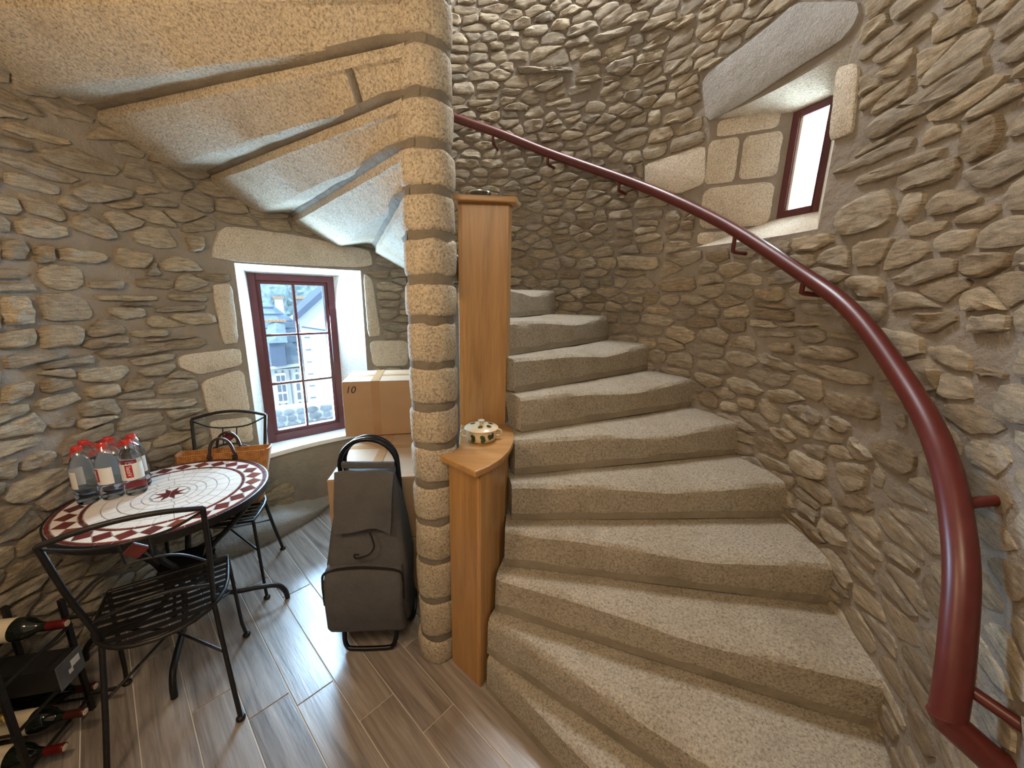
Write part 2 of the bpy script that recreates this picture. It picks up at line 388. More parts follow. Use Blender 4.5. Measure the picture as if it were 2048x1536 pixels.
# ------------------------------------------------------------------ the round wall
def Rw(t):
    return float(np.interp(t, [-60, 70, 100, 175, 200, 260], [1.548, 1.548, 1.6, 1.6, 1.58, 1.58]))
RS = 1.57                                     # metres per radian in wall coordinates
def wall_pt(s, z, d): t = math.degrees(s / RS); return pol(Rw(t) - d, t, z)
def S(deg): return R_(deg) * RS
TR_LEFT=[[(180.7,1.576),(178.2,1.577),(177.8,1.479),(178.2,1.457),(181.6,1.456)],
[(176.6,1.577),(172.9,1.587),(170.9,1.554),(170.3,1.494),(171.1,1.460),(176.8,1.462),(176.9,1.539)],
[(179.1,1.774),(177.4,1.787),(176.5,1.741),(177.4,1.702),(179.7,1.696)],
[(176.2,1.756),(173.8,1.780),(173.9,1.703),(176.4,1.690)],
[(173.2,1.774),(166.9,1.755),(167.9,1.710),(173.5,1.705)],
[(165.9,1.801),(159.9,1.776),(162.1,1.696),(166.4,1.705)],
[(163.0,1.874),(160.3,1.913),(157.4,1.908),(156.1,1.817),(159.8,1.800),(163.0,1.820)],
[(160.1,1.738),(157.8,1.782),(154.1,1.763),(152.4,1.704),(159.8,1.691)],
[(170.7,1.629),(165.2,1.645),(166.0,1.599),(170.7,1.600)],
[(164.0,1.656),(157.8,1.665),(158.4,1.605),(164.0,1.610)],
[(171.7,1.323),(171.2,1.329),(153.5,1.347),(154.2,1.293),(171.5,1.277)],
[(182.4,1.357),(175.1,1.336),(174.8,1.317),(182.9,1.294)],
[(174.5,1.256),(167.6,1.250),(167.0,1.218),(169.2,1.172),(174.4,1.195)],
[(179.1,1.249),(175.5,1.219),(175.2,1.183),(179.4,1.178)],
[(183.3,1.244),(179.8,1.245),(180.5,1.186),(184.0,1.166)],
[(164.0,1.111),(162.0,1.141),(156.8,1.112),(157.2,1.046),(164.0,1.069)],
[(166.4,1.407),(160.2,1.404),(160.1,1.363),(166.3,1.369)],
[(179.7,1.056),(175.9,1.060),(176.4,1.016),(179.4,1.028)],
[(184.1,0.941),(181.1,0.962),(179.1,0.938),(180.6,0.878),(184.4,0.905)],
[(183.9,0.772),(178.8,0.801),(177.8,0.759),(178.3,0.699),(183.2,0.708)],
[(169.8,1.580),(160.4,1.574),(161.2,1.540),(169.8,1.545)],
[(159.8,1.589),(152.7,1.582),(152.9,1.539),(159.7,1.549)],
[(169.0,1.074),(157.3,1.013),(158.0,0.960),(169.1,1.025)],
[(169.4,1.519),(163.1,1.516),(163.4,1.468),(167.4,1.455)],
[(155.1,1.889),(151.6,1.908),(152.2,1.819),(154.9,1.796)],
[(162.0,1.515),(153.0,1.533),(153.5,1.490),(162.1,1.486)],
[(175.9,2.200),(174.8,2.212),(168.8,2.204),(168.3,2.190),(169.3,2.173),(176.2,2.157)],
[(173.0,2.132),(168.9,2.184),(162.8,2.150),(163.3,2.103),(169.6,2.081),(173.0,2.095)],
[(163.6,2.249),(161.7,2.267),(158.6,2.253),(159.5,2.207),(163.6,2.207)],
[(160.7,2.040),(159.2,2.054),(155.2,2.043),(155.6,2.015),(160.2,1.997)],
[(171.2,1.898),(169.0,1.924),(165.9,1.876),(164.8,1.829),(167.2,1.812),(171.2,1.844)],
[(170.6,1.988),(167.7,2.062),(161.5,2.065),(162.0,2.024),(168.4,1.955)],
[(177.2,2.017),(175.4,2.032),(170.8,2.006),(171.7,1.967),(177.6,1.968)],
[(173.4,2.308),(169.8,2.336),(164.8,2.325),(165.4,2.298),(170.2,2.277)]]
TR_RIGHT=[[(2.5,2.211),(1.3,2.230),(-11.9,2.237),(-12.9,2.201),(-11.8,2.175),(-6.3,2.162),(1.4,2.147)],
[(-11.2,2.068),(-14.8,2.071),(-15.6,2.035),(-15.4,1.969),(-12.8,1.963),(-11.3,2.016)],
[(4.5,1.948),(0.2,1.985),(-3.9,1.977),(-4.8,1.915),(-4.8,1.859),(1.6,1.839),(3.8,1.871)],
[(-8.6,1.898),(-10.1,1.922),(-13.7,1.907),(-16.0,1.858),(-12.1,1.845),(-9.3,1.854)],
[(-5.1,1.882),(-6.1,1.943),(-8.4,1.939),(-8.9,1.896),(-7.1,1.848)],
[(3.7,2.435),(-3.2,2.471),(-4.4,2.441),(-4.3,2.407),(0.9,2.390),(3.2,2.410)],
[(2.0,2.244),(1.7,2.272),(-3.1,2.311),(-3.5,2.273),(-2.6,2.239),(1.1,2.233)],
[(6.7,2.096),(-2.9,2.130),(-5.6,2.115),(-5.7,2.080),(-0.1,2.075),(6.0,2.083)],
[(2.8,2.045),(-3.1,2.056),(-9.8,2.051),(-9.9,2.019),(-2.8,2.003),(2.0,2.018)],
[(50.4,1.891),(38.7,1.859),(38.9,1.775),(49.5,1.797)],
[(29.8,1.742),(29.3,1.651),(37.8,1.651),(39.6,1.701),(36.6,1.736)],
[(-0.3,1.265),(-1.0,1.276),(-8.9,1.300),(-10.0,1.231),(-6.0,1.202),(-0.5,1.207)],
[(6.2,1.422),(-0.5,1.451),(-5.2,1.432),(-2.0,1.383),(5.9,1.381)],
[(7.8,1.351),(-2.4,1.372),(-7.6,1.370),(-7.8,1.332),(-1.9,1.307),(4.2,1.326)],
[(-8.8,1.145),(-12.4,1.199),(-15.9,1.189),(-16.6,1.136),(-15.0,1.094),(-11.3,1.098),(-9.1,1.119)],
[(-4.7,1.030),(-9.9,1.075),(-10.4,0.986),(-7.2,0.933),(-4.8,0.991)],
[(-13.5,1.488),(-16.4,1.505),(-19.3,1.477),(-19.9,1.434),(-16.9,1.437),(-13.8,1.465)],
[(-19.8,1.451),(-20.8,1.465),(-23.7,1.457),(-23.6,1.442),(-20.1,1.435)],
[(-10.2,1.581),(-16.4,1.591),(-17.0,1.562),(-14.1,1.522),(-10.6,1.528)],
[(-1.6,1.162),(-3.0,1.194),(-5.6,1.186),(-5.7,1.131),(-1.7,1.144)],
[(2.1,1.021),(-2.5,1.065),(-2.6,0.997),(1.2,0.995)],
[(-11.1,1.267),(-13.3,1.285),(-13.9,1.234),(-12.0,1.232)],
[(9.0,1.036),(5.1,1.058),(2.8,1.028),(4.5,0.995),(8.3,0.994)],
[(6.3,1.161),(3.0,1.193),(-1.2,1.166),(0.4,1.110),(5.7,1.128)],
[(-17.4,1.579),(-22.1,1.589),(-22.7,1.549),(-18.4,1.528)],
[(16.6,1.663),(10.7,1.674),(10.4,1.597),(16.3,1.617)],
[(7.7,1.605),(-0.2,1.596),(-0.4,1.542),(7.0,1.558)],
[(-0.7,1.706),(-4.1,1.703),(-6.0,1.662),(-5.9,1.620),(-3.0,1.620),(0.6,1.679)],
[(11.0,1.509),(2.5,1.528),(2.9,1.515),(10.2,1.489)],
[(15.3,1.470),(7.3,1.481),(6.5,1.456),(14.7,1.436)],
[(1.3,1.496),(-3.0,1.500),(-5.8,1.468),(-3.8,1.467),(0.8,1.472)],
[(12.2,1.416),(7.3,1.436),(6.5,1.378),(11.6,1.380)],
[(77.4,2.798),(71.8,2.799),(71.3,2.733),(76.1,2.700)],
[(60.5,3.196),(54.0,3.192),(50.2,3.171),(50.4,3.143),(58.5,3.134)],
[(41.7,2.644),(35.0,2.632),(34.4,2.576),(36.6,2.565),(41.7,2.583)],
[(58.9,2.585),(55.9,2.597),(52.7,2.529),(54.8,2.487),(58.3,2.502)],
[(79.3,3.130),(63.8,3.053),(64.1,3.029),(79.3,3.086)],
[(64.4,2.997),(57.0,2.977),(57.2,2.937),(63.6,2.954)],
[(58.7,3.062),(49.4,3.050),(48.3,3.024),(57.8,3.024)],
[(43.6,3.094),(36.9,3.083),(36.4,3.043),(40.7,3.033)],
[(53.5,2.164),(47.3,2.162),(46.7,2.107),(52.9,2.106)],
[(46.5,2.151),(39.5,2.141),(39.2,2.073),(46.3,2.097)],
[(89.3,2.984),(83.5,2.987),(83.5,2.950),(89.7,2.947)],
[(71.9,2.881),(64.2,2.893),(64.1,2.857),(71.5,2.852)],
[(51.2,2.435),(47.5,2.415),(46.9,2.361),(49.9,2.367)]]
DR_LEFT=[[(148.8,1.974),(133.2,1.969),(116.8,1.914),(116.7,1.786),(146.8,1.768),(151.7,1.783)],
[(151.7,1.642),(147.9,1.649),(148.2,1.292),(151.4,1.292),(151.9,1.551)],
[(159.5,1.261),(148.1,1.270),(148.0,1.158),(156.4,1.132),(159.9,1.194)],
[(156.6,1.101),(148.1,1.143),(147.8,0.849),(156.2,0.887)],
[(156.3,0.864),(147.9,0.827),(148.0,0.651),(156.3,0.718)],
[(119.6,1.754),(117.2,1.714),(115.8,1.292),(119.4,1.287)],
[(119.2,1.264),(108.6,1.257),(108.9,1.046),(118.6,1.060)]]
DR_RIGHT=[[(34.1,2.735),(32.6,2.771),(24.2,2.806),(17.2,2.839),(6.7,2.662),(5.9,2.599),(8.1,2.564),(16.3,2.564),(23.7,2.537),(32.1,2.518)],
[(45.2,2.411),(31.1,2.422),(30.3,2.215),(36.3,2.190),(44.7,2.282)],
[(8.6,2.478),(6.2,2.464),(4.9,2.434),(3.9,2.205),(7.7,2.214)]]

def poly_area(p): return 0.5 * sum(p[i][0] * p[(i + 1) % len(p)][1] - p[(i + 1) % len(p)][0] * p[i][1] for i in range(len(p)))
def centroid(p):
    return (sum(q[0] for q in p) / len(p), sum(q[1] for q in p) / len(p))
def clip(poly, a, b, c):                       # keep a*x+b*y<=c
    out = []
    for i in range(len(poly)):
        p, q = poly[i], poly[(i + 1) % len(poly)]
        fp, fq = a * p[0] + b * p[1] - c, a * q[0] + b * q[1] - c
        if fp <= 0: out.append(p)
        if (fp < 0 < fq) or (fq < 0 < fp):
            t = fp / (fp - fq); out.append((p[0] + t * (q[0] - p[0]), p[1] + t * (q[1] - p[1])))
    return out
def chaikin(p, k=1, w=.80):
    for _ in range(k):
        o = []
        for i in range(len(p)):
            a, b = p[i], p[(i + 1) % len(p)]
            o += [(a[0] * w + b[0] * (1 - w), a[1] * w + b[1] * (1 - w)), (a[0] * (1 - w) + b[0] * w, a[1] * (1 - w) + b[1] * w)]
        p = o
    return p
def resample(p, n):
    L = [math.dist(p[i], p[(i + 1) % len(p)]) for i in range(len(p))]; T = sum(L); o = []; acc = 0; i = 0
    for k in range(n):
        t = T * k / n
        while acc + L[i] < t: acc += L[i]; i = (i + 1) % len(p)
        u = (t - acc) / max(L[i], 1e-9); a, b = p[i], p[(i + 1) % len(p)]
        o.append((a[0] + u * (b[0] - a[0]), a[1] + u * (b[1] - a[1])))
    return o
def stone_geo(poly, fn, proud, n=13, rough=0.004, gap=0.006, rounding=1, sink=0.012, flat=False):
    if poly_area(poly) > 0: poly = poly[::-1]
    c = centroid(poly); w = max(q[0] for q in poly) - min(q[0] for q in poly); h = max(q[1] for q in poly) - min(q[1] for q in poly)
    kx, kz = max(0.4, 1 - 2 * gap / w), max(0.4, 1 - 2 * gap / h)
    p = [(c[0] + (x - c[0]) * kx, c[1] + (z - c[1]) * kz) for x, z in poly]
    p = resample(chaikin(p, rounding, .90 if flat else .86), n); c = centroid(p)
    sd = random.uniform(0, 100)
    q = []
    for x, z in p:
        j = noise.noise(Vector((x * 26 + sd, z * 40, sd))) * rough * 2.2
        q.append((x + j, z + random.uniform(-1, 1) * rough * 0.8))
    vs, uv = [], []
    rings = [(1.0, -sink, 0.0), (0.955, proud * 0.78, 0.35), (0.72, proud, 0.7)] if not flat else [(1.0, -sink, 0.0), (0.985, proud * 0.8, 0.1), (0.90, proud, 0.12)]
    for k, d, na in rings:
        for x, z in q:
            xx, zz = c[0] + (x - c[0]) * k, c[1] + (z - c[1]) * (k if not flat else 1 - (1 - k) * min(1.0, w / h))
            dd = d + na * proud * noise.noise(Vector((xx * 17 + sd, zz * 30, 3.1)))
            vs.append(fn(xx, zz, dd)); uv.append((xx + sd, zz))
    vs.append(fn(c[0], c[1], proud * (1 + (0.5 if not flat else 0.1) * noise.noise(Vector((sd, 1, 2)))))); uv.append((c[0] + sd, c[1]))
    fs = []
    for r in range(2):
        for i in range(n): j = (i + 1) % n; fs.append((r * n + i, r * n + j, (r + 1) * n + j, (r + 1) * n + i))
    for i in range(n): fs.append((2 * n + i, 2 * n + (i + 1) % n, 3 * n))
    return vs, fs, uv
def stair_z(t):                                # tread level at an angle
    return float(np.interp(t, STEP_A, STEP_Z))
STEP_A = [-44.3, -34.8, -20.8, -9.1, 2.8, 15, 27.2, 39.2, 50.8, 66.3, 82, 97.5, 113.1, 131.3, 146, 161.5] + [161.5 + 15.4 * i for i in range(1, 11)]
STEP_Z = [0.1656 * k for k in range(1, 11)] + [1.656 + 0.143 * i for i in range(1, 17)]

OPEN = {'left': (120.0, 147.0, 0.545, 1.765), 'right': (7.0, 31.0, 1.895, 2.53), 'upper': (40.0, 78.0, 3.75, 4.45)}  # the upper opening is out of view, added for daylight on the stair
# frame rectangles of the windows: plane angle, distance, left s, right s, bottom z, top z
FR = {'left': (132.0, 1.745, 0.336, -0.197, 0.545, 1.722), 'right': (20.0, 1.75, 0.022, -0.178, 2.015, 2.494)}
def fr_pt(key, s, z, d=0.0):
    ph, D = FR[key][0], FR[key][1] + d; a = R_(ph)
    return Vector((CX + D * math.cos(a) - s * math.sin(a), CY + D * math.sin(a) + s * math.cos(a), z))
ZT = 4.7
def build_wall(name, t0, t1, opens, zbot=lambda t: -0.02):
    ts = set(np.round(np.arange(t0, t1 + 0.01, 3.0), 2)); ts.add(t1); zs = set(np.round(np.arange(0, ZT, 0.17), 3)); zs.add(ZT)
    for k in opens:
        a, b, c, d = OPEN[k]
        ts = {t for t in ts if min(abs(t - a), abs(t - b)) > 0.8} | {a, b}; zs = {z for z in zs if min(abs(z - c), abs(z - d)) > 0.04} | {c, d}
    ts = sorted(ts); zs = sorted(zs); zs[0] = -0.02
    mb = MB(); n = len(zs)
    vs = []
    for off in (0, 0.5):
        for t in ts:
            for z in zs:
                j = 0.008 * noise.noise(Vector((t * 0.25, z * 6, 1.0))) if off == 0 else 0
                if any(abs(t - e) < .01 for k in opens for e in OPEN[k][:2]) or any(abs(z - e) < .001 for k in opens for e in OPEN[k][2:]): j = 0
                vs.append(pol(Rw(t) + off + j, t, z))
    fs = []; M = len(ts) * n
    def hole(t, z): return any(OPEN[k][0] < t < OPEN[k][1] and OPEN[k][2] < z < OPEN[k][3] for k in opens)
    for i in range(len(ts) - 1):
        for j in range(n - 1):
            if hole((ts[i] + ts[i + 1]) / 2, (zs[j] + zs[j + 1]) / 2): continue
            a, b, c, d = i * n + j, (i + 1) * n + j, (i + 1) * n + j + 1, i * n + j + 1
            fs.append((d, c, b, a)); fs.append((M + a, M + b, M + c, M + d))
    for i in range(len(ts) - 1):
        for j in (0, n - 1):
            a, b = i * n + j, (i + 1) * n + j; fs.append((a, b, M + b, M + a))
    for i in (0, len(ts) - 1):
        for j in range(n - 1):
            a, b = i * n + j, i * n + j + 1; fs.append((a, b, M + b, M + a))
    mb.add(vs, fs)
    o = ob(name, mesh_of(name, mb, 'mortar', 60)); tag(o, kind='structure'); return o
wall_left = build_wall('wall_left', 105.0, 232.0, ['left'])
wall_right = build_wall('wall_right', -50.0, 105.0, ['right', 'upper'])

def reveal(key, wall, mat_of, seg=6):
    """splayed sides, head and foot of a window opening, from the wall face back past the frame"""
    a, b, c, d = OPEN[key]; ph, D, sl, sr, zb, zt = FR[key]
    W = lambda t, z: pol(Rw(t), t, z)
    def arc(z): return [W(b + (a - b) * i / seg, z) for i in range(seg + 1)]
    def frm(z, e=0): return [fr_pt(key, sl + (sr - sl) * i / seg, z, e) for i in range(seg + 1)]
    quads = {'left': ([W(b, c), W(b, d)], [fr_pt(key, sl, zb), fr_pt(key, sl, zt)], [fr_pt(key, sl, zb, .32), fr_pt(key, sl, zt, .32)]),
             'right': ([W(a, d), W(a, c)], [fr_pt(key, sr, zt), fr_pt(key, sr, zb)], [fr_pt(key, sr, zt, .32), fr_pt(key, sr, zb, .32)]),
             'head': (arc(d), frm(zt), frm(zt, .32)), 'foot': (arc(c)[::-1], frm(zb)[::-1], frm(zb, .32)[::-1])}
    for k, (p, q, r) in quads.items():
        m = len(p); mb = MB().add(p + q + r, [(i, i + 1, m + i + 1, m + i) for i in range(m - 1)] + [(m + i, m + i + 1, 2 * m + i + 1, 2 * m + i) for i in range(m - 1)])
        part({'left': 'window_jamb', 'right': 'window_jamb', 'head': 'window_head', 'foot': 'window_sill'}[k], mb, mat_of[k], wall, None)
reveal('left', wall_left, {'left': 'reveal_stone', 'right': 'reveal_stone', 'head': 'reveal_stone', 'foot': 'sill_white'})
reveal('right', wall_right, {'left': 'mortar', 'right': 'granite_dressed', 'head': 'granite_dressed', 'foot': 'granite_dressed'})

def in_poly_margin(p, poly, m):
    """max signed distance of p outside the convex polygon's edges and that edge"""
    if poly_area(poly) < 0: poly = poly[::-1]
    best = None
    for i in range(len(poly)):
        a, b = poly[i], poly[(i + 1) % len(poly)]; ex, ez = b[0] - a[0], b[1] - a[1]; L = math.hypot(ex, ez)
        if L < 1e-6: continue
        nx, nz = ez / L, -ex / L; c = nx * a[0] + nz * a[1]; d = nx * p[0] + nz * p[1] - c
        if best is None or d > best[0]: best = (d, nx, nz, c)
    return best
def hull(pts):
    pts = sorted(set(pts))
    def half(ps):
        o = []
        for p in ps:
            while len(o) > 1 and (o[-1][0] - o[-2][0]) * (p[1] - o[-2][1]) - (o[-1][1] - o[-2][1]) * (p[0] - o[-2][0]) <= 0: o.pop()
            o.append(p)
        return o[:-1]
    return half(pts) + half(pts[::-1])
def fill_rubble(t0, t1, z0, z1, fixed, zones, hmul, keep):
    """irregular coursed rubble: cells grown around seeds set in uneven courses, cut back around the fixed stones"""
    A = 2.1; seeds = []; z = z0
    while z < z1:
        hh = random.choice((0.038, 0.046, 0.054, 0.062, 0.075)) * random.uniform(0.85, 1.2)
        s = S(t0) - random.uniform(0, 0.2)
        while s < S(t1):
            k = hmul(math.degrees(s / RS), z)
            w = random.choice((0.10, 0.13, 0.16, 0.20, 0.26)) * random.uniform(0.85, 1.15) * k
            seeds.append((s + w / 2, z + hh / 2 + random.uniform(-0.011, 0.011))); s += w
        z += hh
    obst = [hull(f) for f in fixed] + [[(S(a), c), (S(b), c), (S(b), d), (S(a), d)] for a, b, c, d in zones]
    good = []
    for p in seeds:
        if not keep(math.degrees(p[0] / RS), p[1]): continue
        if any(abs(p[0] - sum(q[0] for q in o) / len(o)) < 0.7 and in_poly_margin(p, o, 0)[0] < 0.011 for o in obst): continue
        good.append(p)
    P = np.array(good); Q = P / np.array([A, 1.0]); cells = []
    for i in range(len(P)):
        d = np.abs(Q - Q[i]); idx = np.nonzero((d[:, 0] < 0.16) & (d[:, 1] < 0.16))[0]
        dist = ((Q[idx] - Q[i]) ** 2).sum(1); idx = idx[np.argsort(dist)][1:22]
        x, y = Q[i]; hx, hz = 0.16 / A, 0.055
        poly = [(x - hx, y - hz), (x + hx, y - hz), (x + hx, y + hz), (x - hx, y + hz)]
        for j in idx:
            dx, dy = Q[j] - Q[i]; mx, my = (Q[j] + Q[i]) / 2
            poly = clip(poly, dx, dy, dx * mx + dy * my)
            if len(poly) < 3: break
        if len(poly) < 3: continue
        poly = [(a * A, b) for a, b in poly]
        for o in obst:
            if abs(P[i][0] - sum(q[0] for q in o) / len(o)) > 0.75: continue
            dd, nx, nz, c = in_poly_margin(P[i], o, 0)
            poly = clip(poly, -nx, -nz, -(c + 0.004))
            if len(poly) < 3: break
        if len(poly) >= 3 and abs(poly_area(poly)) > 0.0006: cells.append(poly)
    return cells
def px_size(poly):
    c = centroid(poly); p = wall_pt(c[0], c[1], 0); v = p - Vector((0, 0, EYE)); depth = v.dot(_Fw)
    if depth < 0.1: return 0
    x = v.dot(_right) / depth * F_PX; y = v.dot(_up) / depth * F_PX
    if abs(x) > 1150 or abs(y) > 880: return 0
    return abs(poly_area(poly)) / depth ** 2
def lay_stones(wall, cells, traced, dressed, proud):
    items = []
    for p in traced: items.append((p, 20, 1.1, px_size(p) * 1.5 + 1e-6, 0.003))
    for p in cells:
        c = centroid(p); smear = math.degrees(c[0] / RS) < -11 and c[1] < 1.35      # here the pointing is spread over the stones
        items.append((p, 13, 0.45 if smear else 1.0, px_size(p), random.choice((0.003, 0.0045, 0.006, 0.009)) + (0.006 if smear else 0)))
    items.sort(key=lambda k: -k[3])
    room = 300 - len(dressed)
    one, rest = items[:room], items[room:]
    for poly, n, pm, _, gap in one:
        vs, fs, uv = stone_geo(poly, wall_pt, random.uniform(*proud) * pm, n, 0.004, gap, 1)
        ob('stone', mesh_of('stone', MB().add(vs, fs), 'rubble', 38, uv=uv, tint=random.random()), wall)
    mb = MB(); UV = []; T = []
    for poly, n, pm, _, gap in rest:
        vs, fs, uv = stone_geo(poly, wall_pt, random.uniform(*proud) * pm, 11, 0.004, gap, 1)
        mb.add(vs, fs); UV += uv; T += [random.random()] * len(vs)
    if mb.v: tag(ob('small_stones', mesh_of('small_stones', mb, 'rubble', 38, uv=UV, tint=T), wall), kind='stuff')
    for poly, mat in dressed:
        vs, fs, uv = stone_geo(poly, wall_pt, 0.014, 40, 0.0015, 0.004, 1, flat=True)
        ob('dressed_stone', mesh_of('dressed_stone', MB().add(vs, fs), mat, 50, uv=uv), wall)
toS = lambda L: [[(S(t), z) for t, z in p] for p in L]
trl, trr, drl, drr = toS(TR_LEFT), toS(TR_RIGHT), toS(DR_LEFT), toS(DR_RIGHT)
cl = fill_rubble(106, 214, 0.03, 2.75, trl + drl, [(119.0, 148.0, 0.50, 1.77)], lambda t, z: 1.25 if t > 150 else 1.05,
                 lambda t, z: z < (stair_z(t - 4) - 0.10 if t > 108 else 1.9) and not (120 < t < 146 and z < 0.54))
lay_stones(wall_left, cl, trl, [(p, 'granite_dressed') for p in drl], (0.014, 0.030))
cr = fill_rubble(-47, 106, 0.05, 3.65, trr + drr, [(6.0, 31.5, 1.885, 2.54)], lambda t, z: 1.0 if t > 30 else 1.2,
                 lambda t, z: z > stair_z(t) - 0.19 and z < 3.62)
lay_stones(wall_right, cr, trr, [(drr[0], 'granite_grey'), (drr[1], 'granite_dressed'), (drr[2], 'granite_dressed')], (0.009, 0.022))
# squared blocks on the splayed left side of the small window
def splay(u, z, d):
    a, b, c, dd = OPEN['right']; p = pol(Rw(b), b, z); q = fr_pt('right', FR['right'][2], z)
    nrm = Vector((-(q - p).y, (q - p).x, 0)).normalized()
    if nrm.dot(Vector((CX, CY, 0)) - p) < 0: nrm = -nrm
    L = (q - p).length; return p + (q - p) * (u / L) + nrm * d
for u0, u1, z0, z1 in ((0.0, 0.15, 2.21, 2.43), (0.16, 0.335, 2.215, 2.425), (0.0, 0.335, 1.985, 2.20), (0.03, 0.31, 2.435, 2.52), (0.0, 0.30, 1.905, 1.975)):
    vs, fs, uv = stone_geo([(u1, z0), (u0, z0), (u0, z1), (u1, z1)], splay, 0.008, 36, 0.0015, 0.003, 1, flat=True)
    ob('dressed_stone', mesh_of('dressed_stone', MB().add(vs, fs), 'granite_dressed', 50, uv=uv), wall_right)

# ------------------------------------------------------------------ windows
def frame_bar(key, s0, s1, z0, z1, d0, d1):
    p = [fr_pt(key, s, z, d) for d in (d0, d1) for s, z in ((s0, z0), (s1, z0), (s1, z1), (s0, z1))]
    return p, [(0, 1, 2, 3), (7, 6, 5, 4), (0, 4, 5, 1), (1, 5, 6, 2), (2, 6, 7, 3), (3, 7, 4, 0)]
win1 = MB()
ph, D, sl, sr, zb, zt = FR['left']
w = 0.046
for q in ((sl, sl - w, zb, zt), (sr + w, sr, zb, zt), (sl - w, sr + w, zb, zb + w * 1.3), (sl - w, sr + w, zt - w, zt)): win1.add(*frame_bar('left', *q, 0.0, 0.06))
window_1 = ob('window_1', mesh_of('window_1', win1, 'window_paint', None, 0.004)); tag(window_1, 'tall six-pane casement window with burgundy frame in the left wall', None, None, 'structure')
il, ir, ib, it = sl - w, sr + w, zb + w * 1.3, zt - w
sash = MB(); v = 0.022
for q in ((il, il - v, ib, it), (ir + v, ir, ib, it), (il - v, ir + v, ib, ib + v), (il - v, ir + v, it - v, it)): sash.add(*frame_bar('left', *q, 0.012, 0.05))
part('sash', sash, 'window_paint', window_1, None, 0.003)
il, ir, ib, it = il - v, ir + v, ib + v, it - v; mid = (il + ir) / 2; g = 0.008
zz = [ib + (it - ib) * k / 3 for k in range(4)]
part('glazing_bar', frame_bar('left', mid + g, mid - g, ib, it, 0.016, 0.045), 'window_paint', window_1, None, 0.002)
for k in (1, 2): part('glazing_bar', frame_bar('left', il, ir, zz[k] - g, zz[k] + g, 0.014, 0.045), 'window_paint', window_1, None, 0.002)
for k in range(3):
    for a, b in ((il, mid), (mid, ir)): part('pane', frame_bar('left', a, b, zz[k], zz[k + 1], 0.030, 0.033), 'pane', window_1)
sill = MB(); seg = 8
pts = [pol(Rw(t) - 0.02, t) for t in np.linspace(146.0, 124.0, seg)] + [fr_pt('left', sr, 0), fr_pt('left', sl, 0)]
sill.add(*prism_vf([(p.x, p.y) for p in pts], 0.515, 0.547)); part('window_board', sill, 'sill_white', window_1, None, 0.004)
ph, D, sl, sr, zb, zt = FR['right']; win2 = MB(); w = 0.034
for q in ((sl, sl - w, zb, zt), (sr + w, sr, zb, zt), (sl - w, sr + w, zb, zb + w), (sl - w, sr + w, zt - w, zt)): win2.add(*frame_bar('right', *q, 0.0, 0.05))
window_2 = ob('window_2', mesh_of('window_2', win2, 'window_paint', None, 0.004)); tag(window_2, 'small burgundy window high above the handrail in the right wall', None, None, 'structure')
part('pane', frame_bar('right', sl - w, sr + w, zb + w, zt - w, 0.02, 0.024), 'frosted_pane', window_2)
part('glazing_strip', frame_bar('right', sl - w, sl - w - 0.012, zb + w, zt - w, 0.012, 0.03), 'sill_white', window_2)

# ------------------------------------------------------------------ floor of wood-look planks, hall behind the camera, ceiling
fl = MB(); ring = [pol(Rw(t) + 0.02, t) for t in range(-50, 233, 6)]
fl.add(*prism_vf([(p.x, p.y) for p in ring] + [(-1.32, 0.15), (-1.32, -2.0), (1.1, -2.0), (1.1, 0.2)], -0.06, -0.004))
floor = ob('floor', mesh_of('floor', fl, 'grout')); tag(floor, kind='structure')
ux, uy = math.cos(R_(-42.3)), math.sin(R_(-42.3)); PW, PL = 0.1445, 0.88
offs = {1: -1.67, 2: -1.48, 4: -2.05}
for row in range(-22, 20):
    n0 = 0.0195 + PW * (row - 1); random.seed(row * 13 + 5); o0 = offs.get(row, random.uniform(-PL, 0))
    for k in range(-5, 6):
        a0 = o0 + k * PL; am, nm = a0 + PL / 2, n0 + PW / 2
        x, y = am * ux - nm * uy, am * uy + nm * ux
        inside = math.hypot(x - CX, y - CY) < 1.50 or (-1.15 < x < 0.95 and -1.7 < y < 0.5)
        if not inside:
            inside = any(math.hypot(am2 * ux - nm * uy - CX, am2 * uy + nm * ux - CY) < 1.50 for am2 in (a0 + 0.05, a0 + 0.3, a0 + 0.6, a0 + 0.84))
        if not inside: continue
        g = 0.0022; L0, L1 = a0 + g, a0 + PL - g
        # keep the ends inside the tower wall
        def ok(a): X, Y = a * ux - nm * uy, a * uy + nm * ux; return math.hypot(X - CX, Y - CY) < 1.60 or (Y < 0.4 and -1.3 < X < 1.1 and Y > -1.95)
        while not ok(L0) and L0 < L1: L0 += 0.02
        while not ok(L1) and L1 > L0: L1 -= 0.02
        if L1 - L0 < 0.06: continue
        me = mesh_of('plank', MB().add(*box_vf((0, 0, -0.004), (L1 - L0, PW - 2 * g, 0.008))), 'plank', None, 0.0012, seg=1)
        am = (L0 + L1) / 2
        ob('plank', me, floor, (am * ux - nm * uy, am * uy + nm * ux, 0), R_(-42.3))
random.seed(11)
def slab(name, c, d, mat, kind='structure'):
    o = ob(name, mesh_of(name, MB().add(*box_vf(c, d)), mat)); tag(o, kind=kind); return o
slab('wall_hall_left', (-1.40, -0.92, 1.3), (0.16, 2.2, 2.7), 'plaster')
slab('wall_hall_right', (1.18, -0.85, 1.3), (0.16, 2.4, 2.7), 'plaster')
slab('wall_hall_back', (-0.1, -2.05, 1.3), (2.7, 0.12, 2.7), 'plaster')
slab('ceiling_hall', (-0.1, -0.95, 2.72), (2.7, 2.1, 0.14), 'plaster')
slab('wall_above_door', (-0.1, 0.02, 3.75), (2.7, 0.16, 2.0), 'plaster')
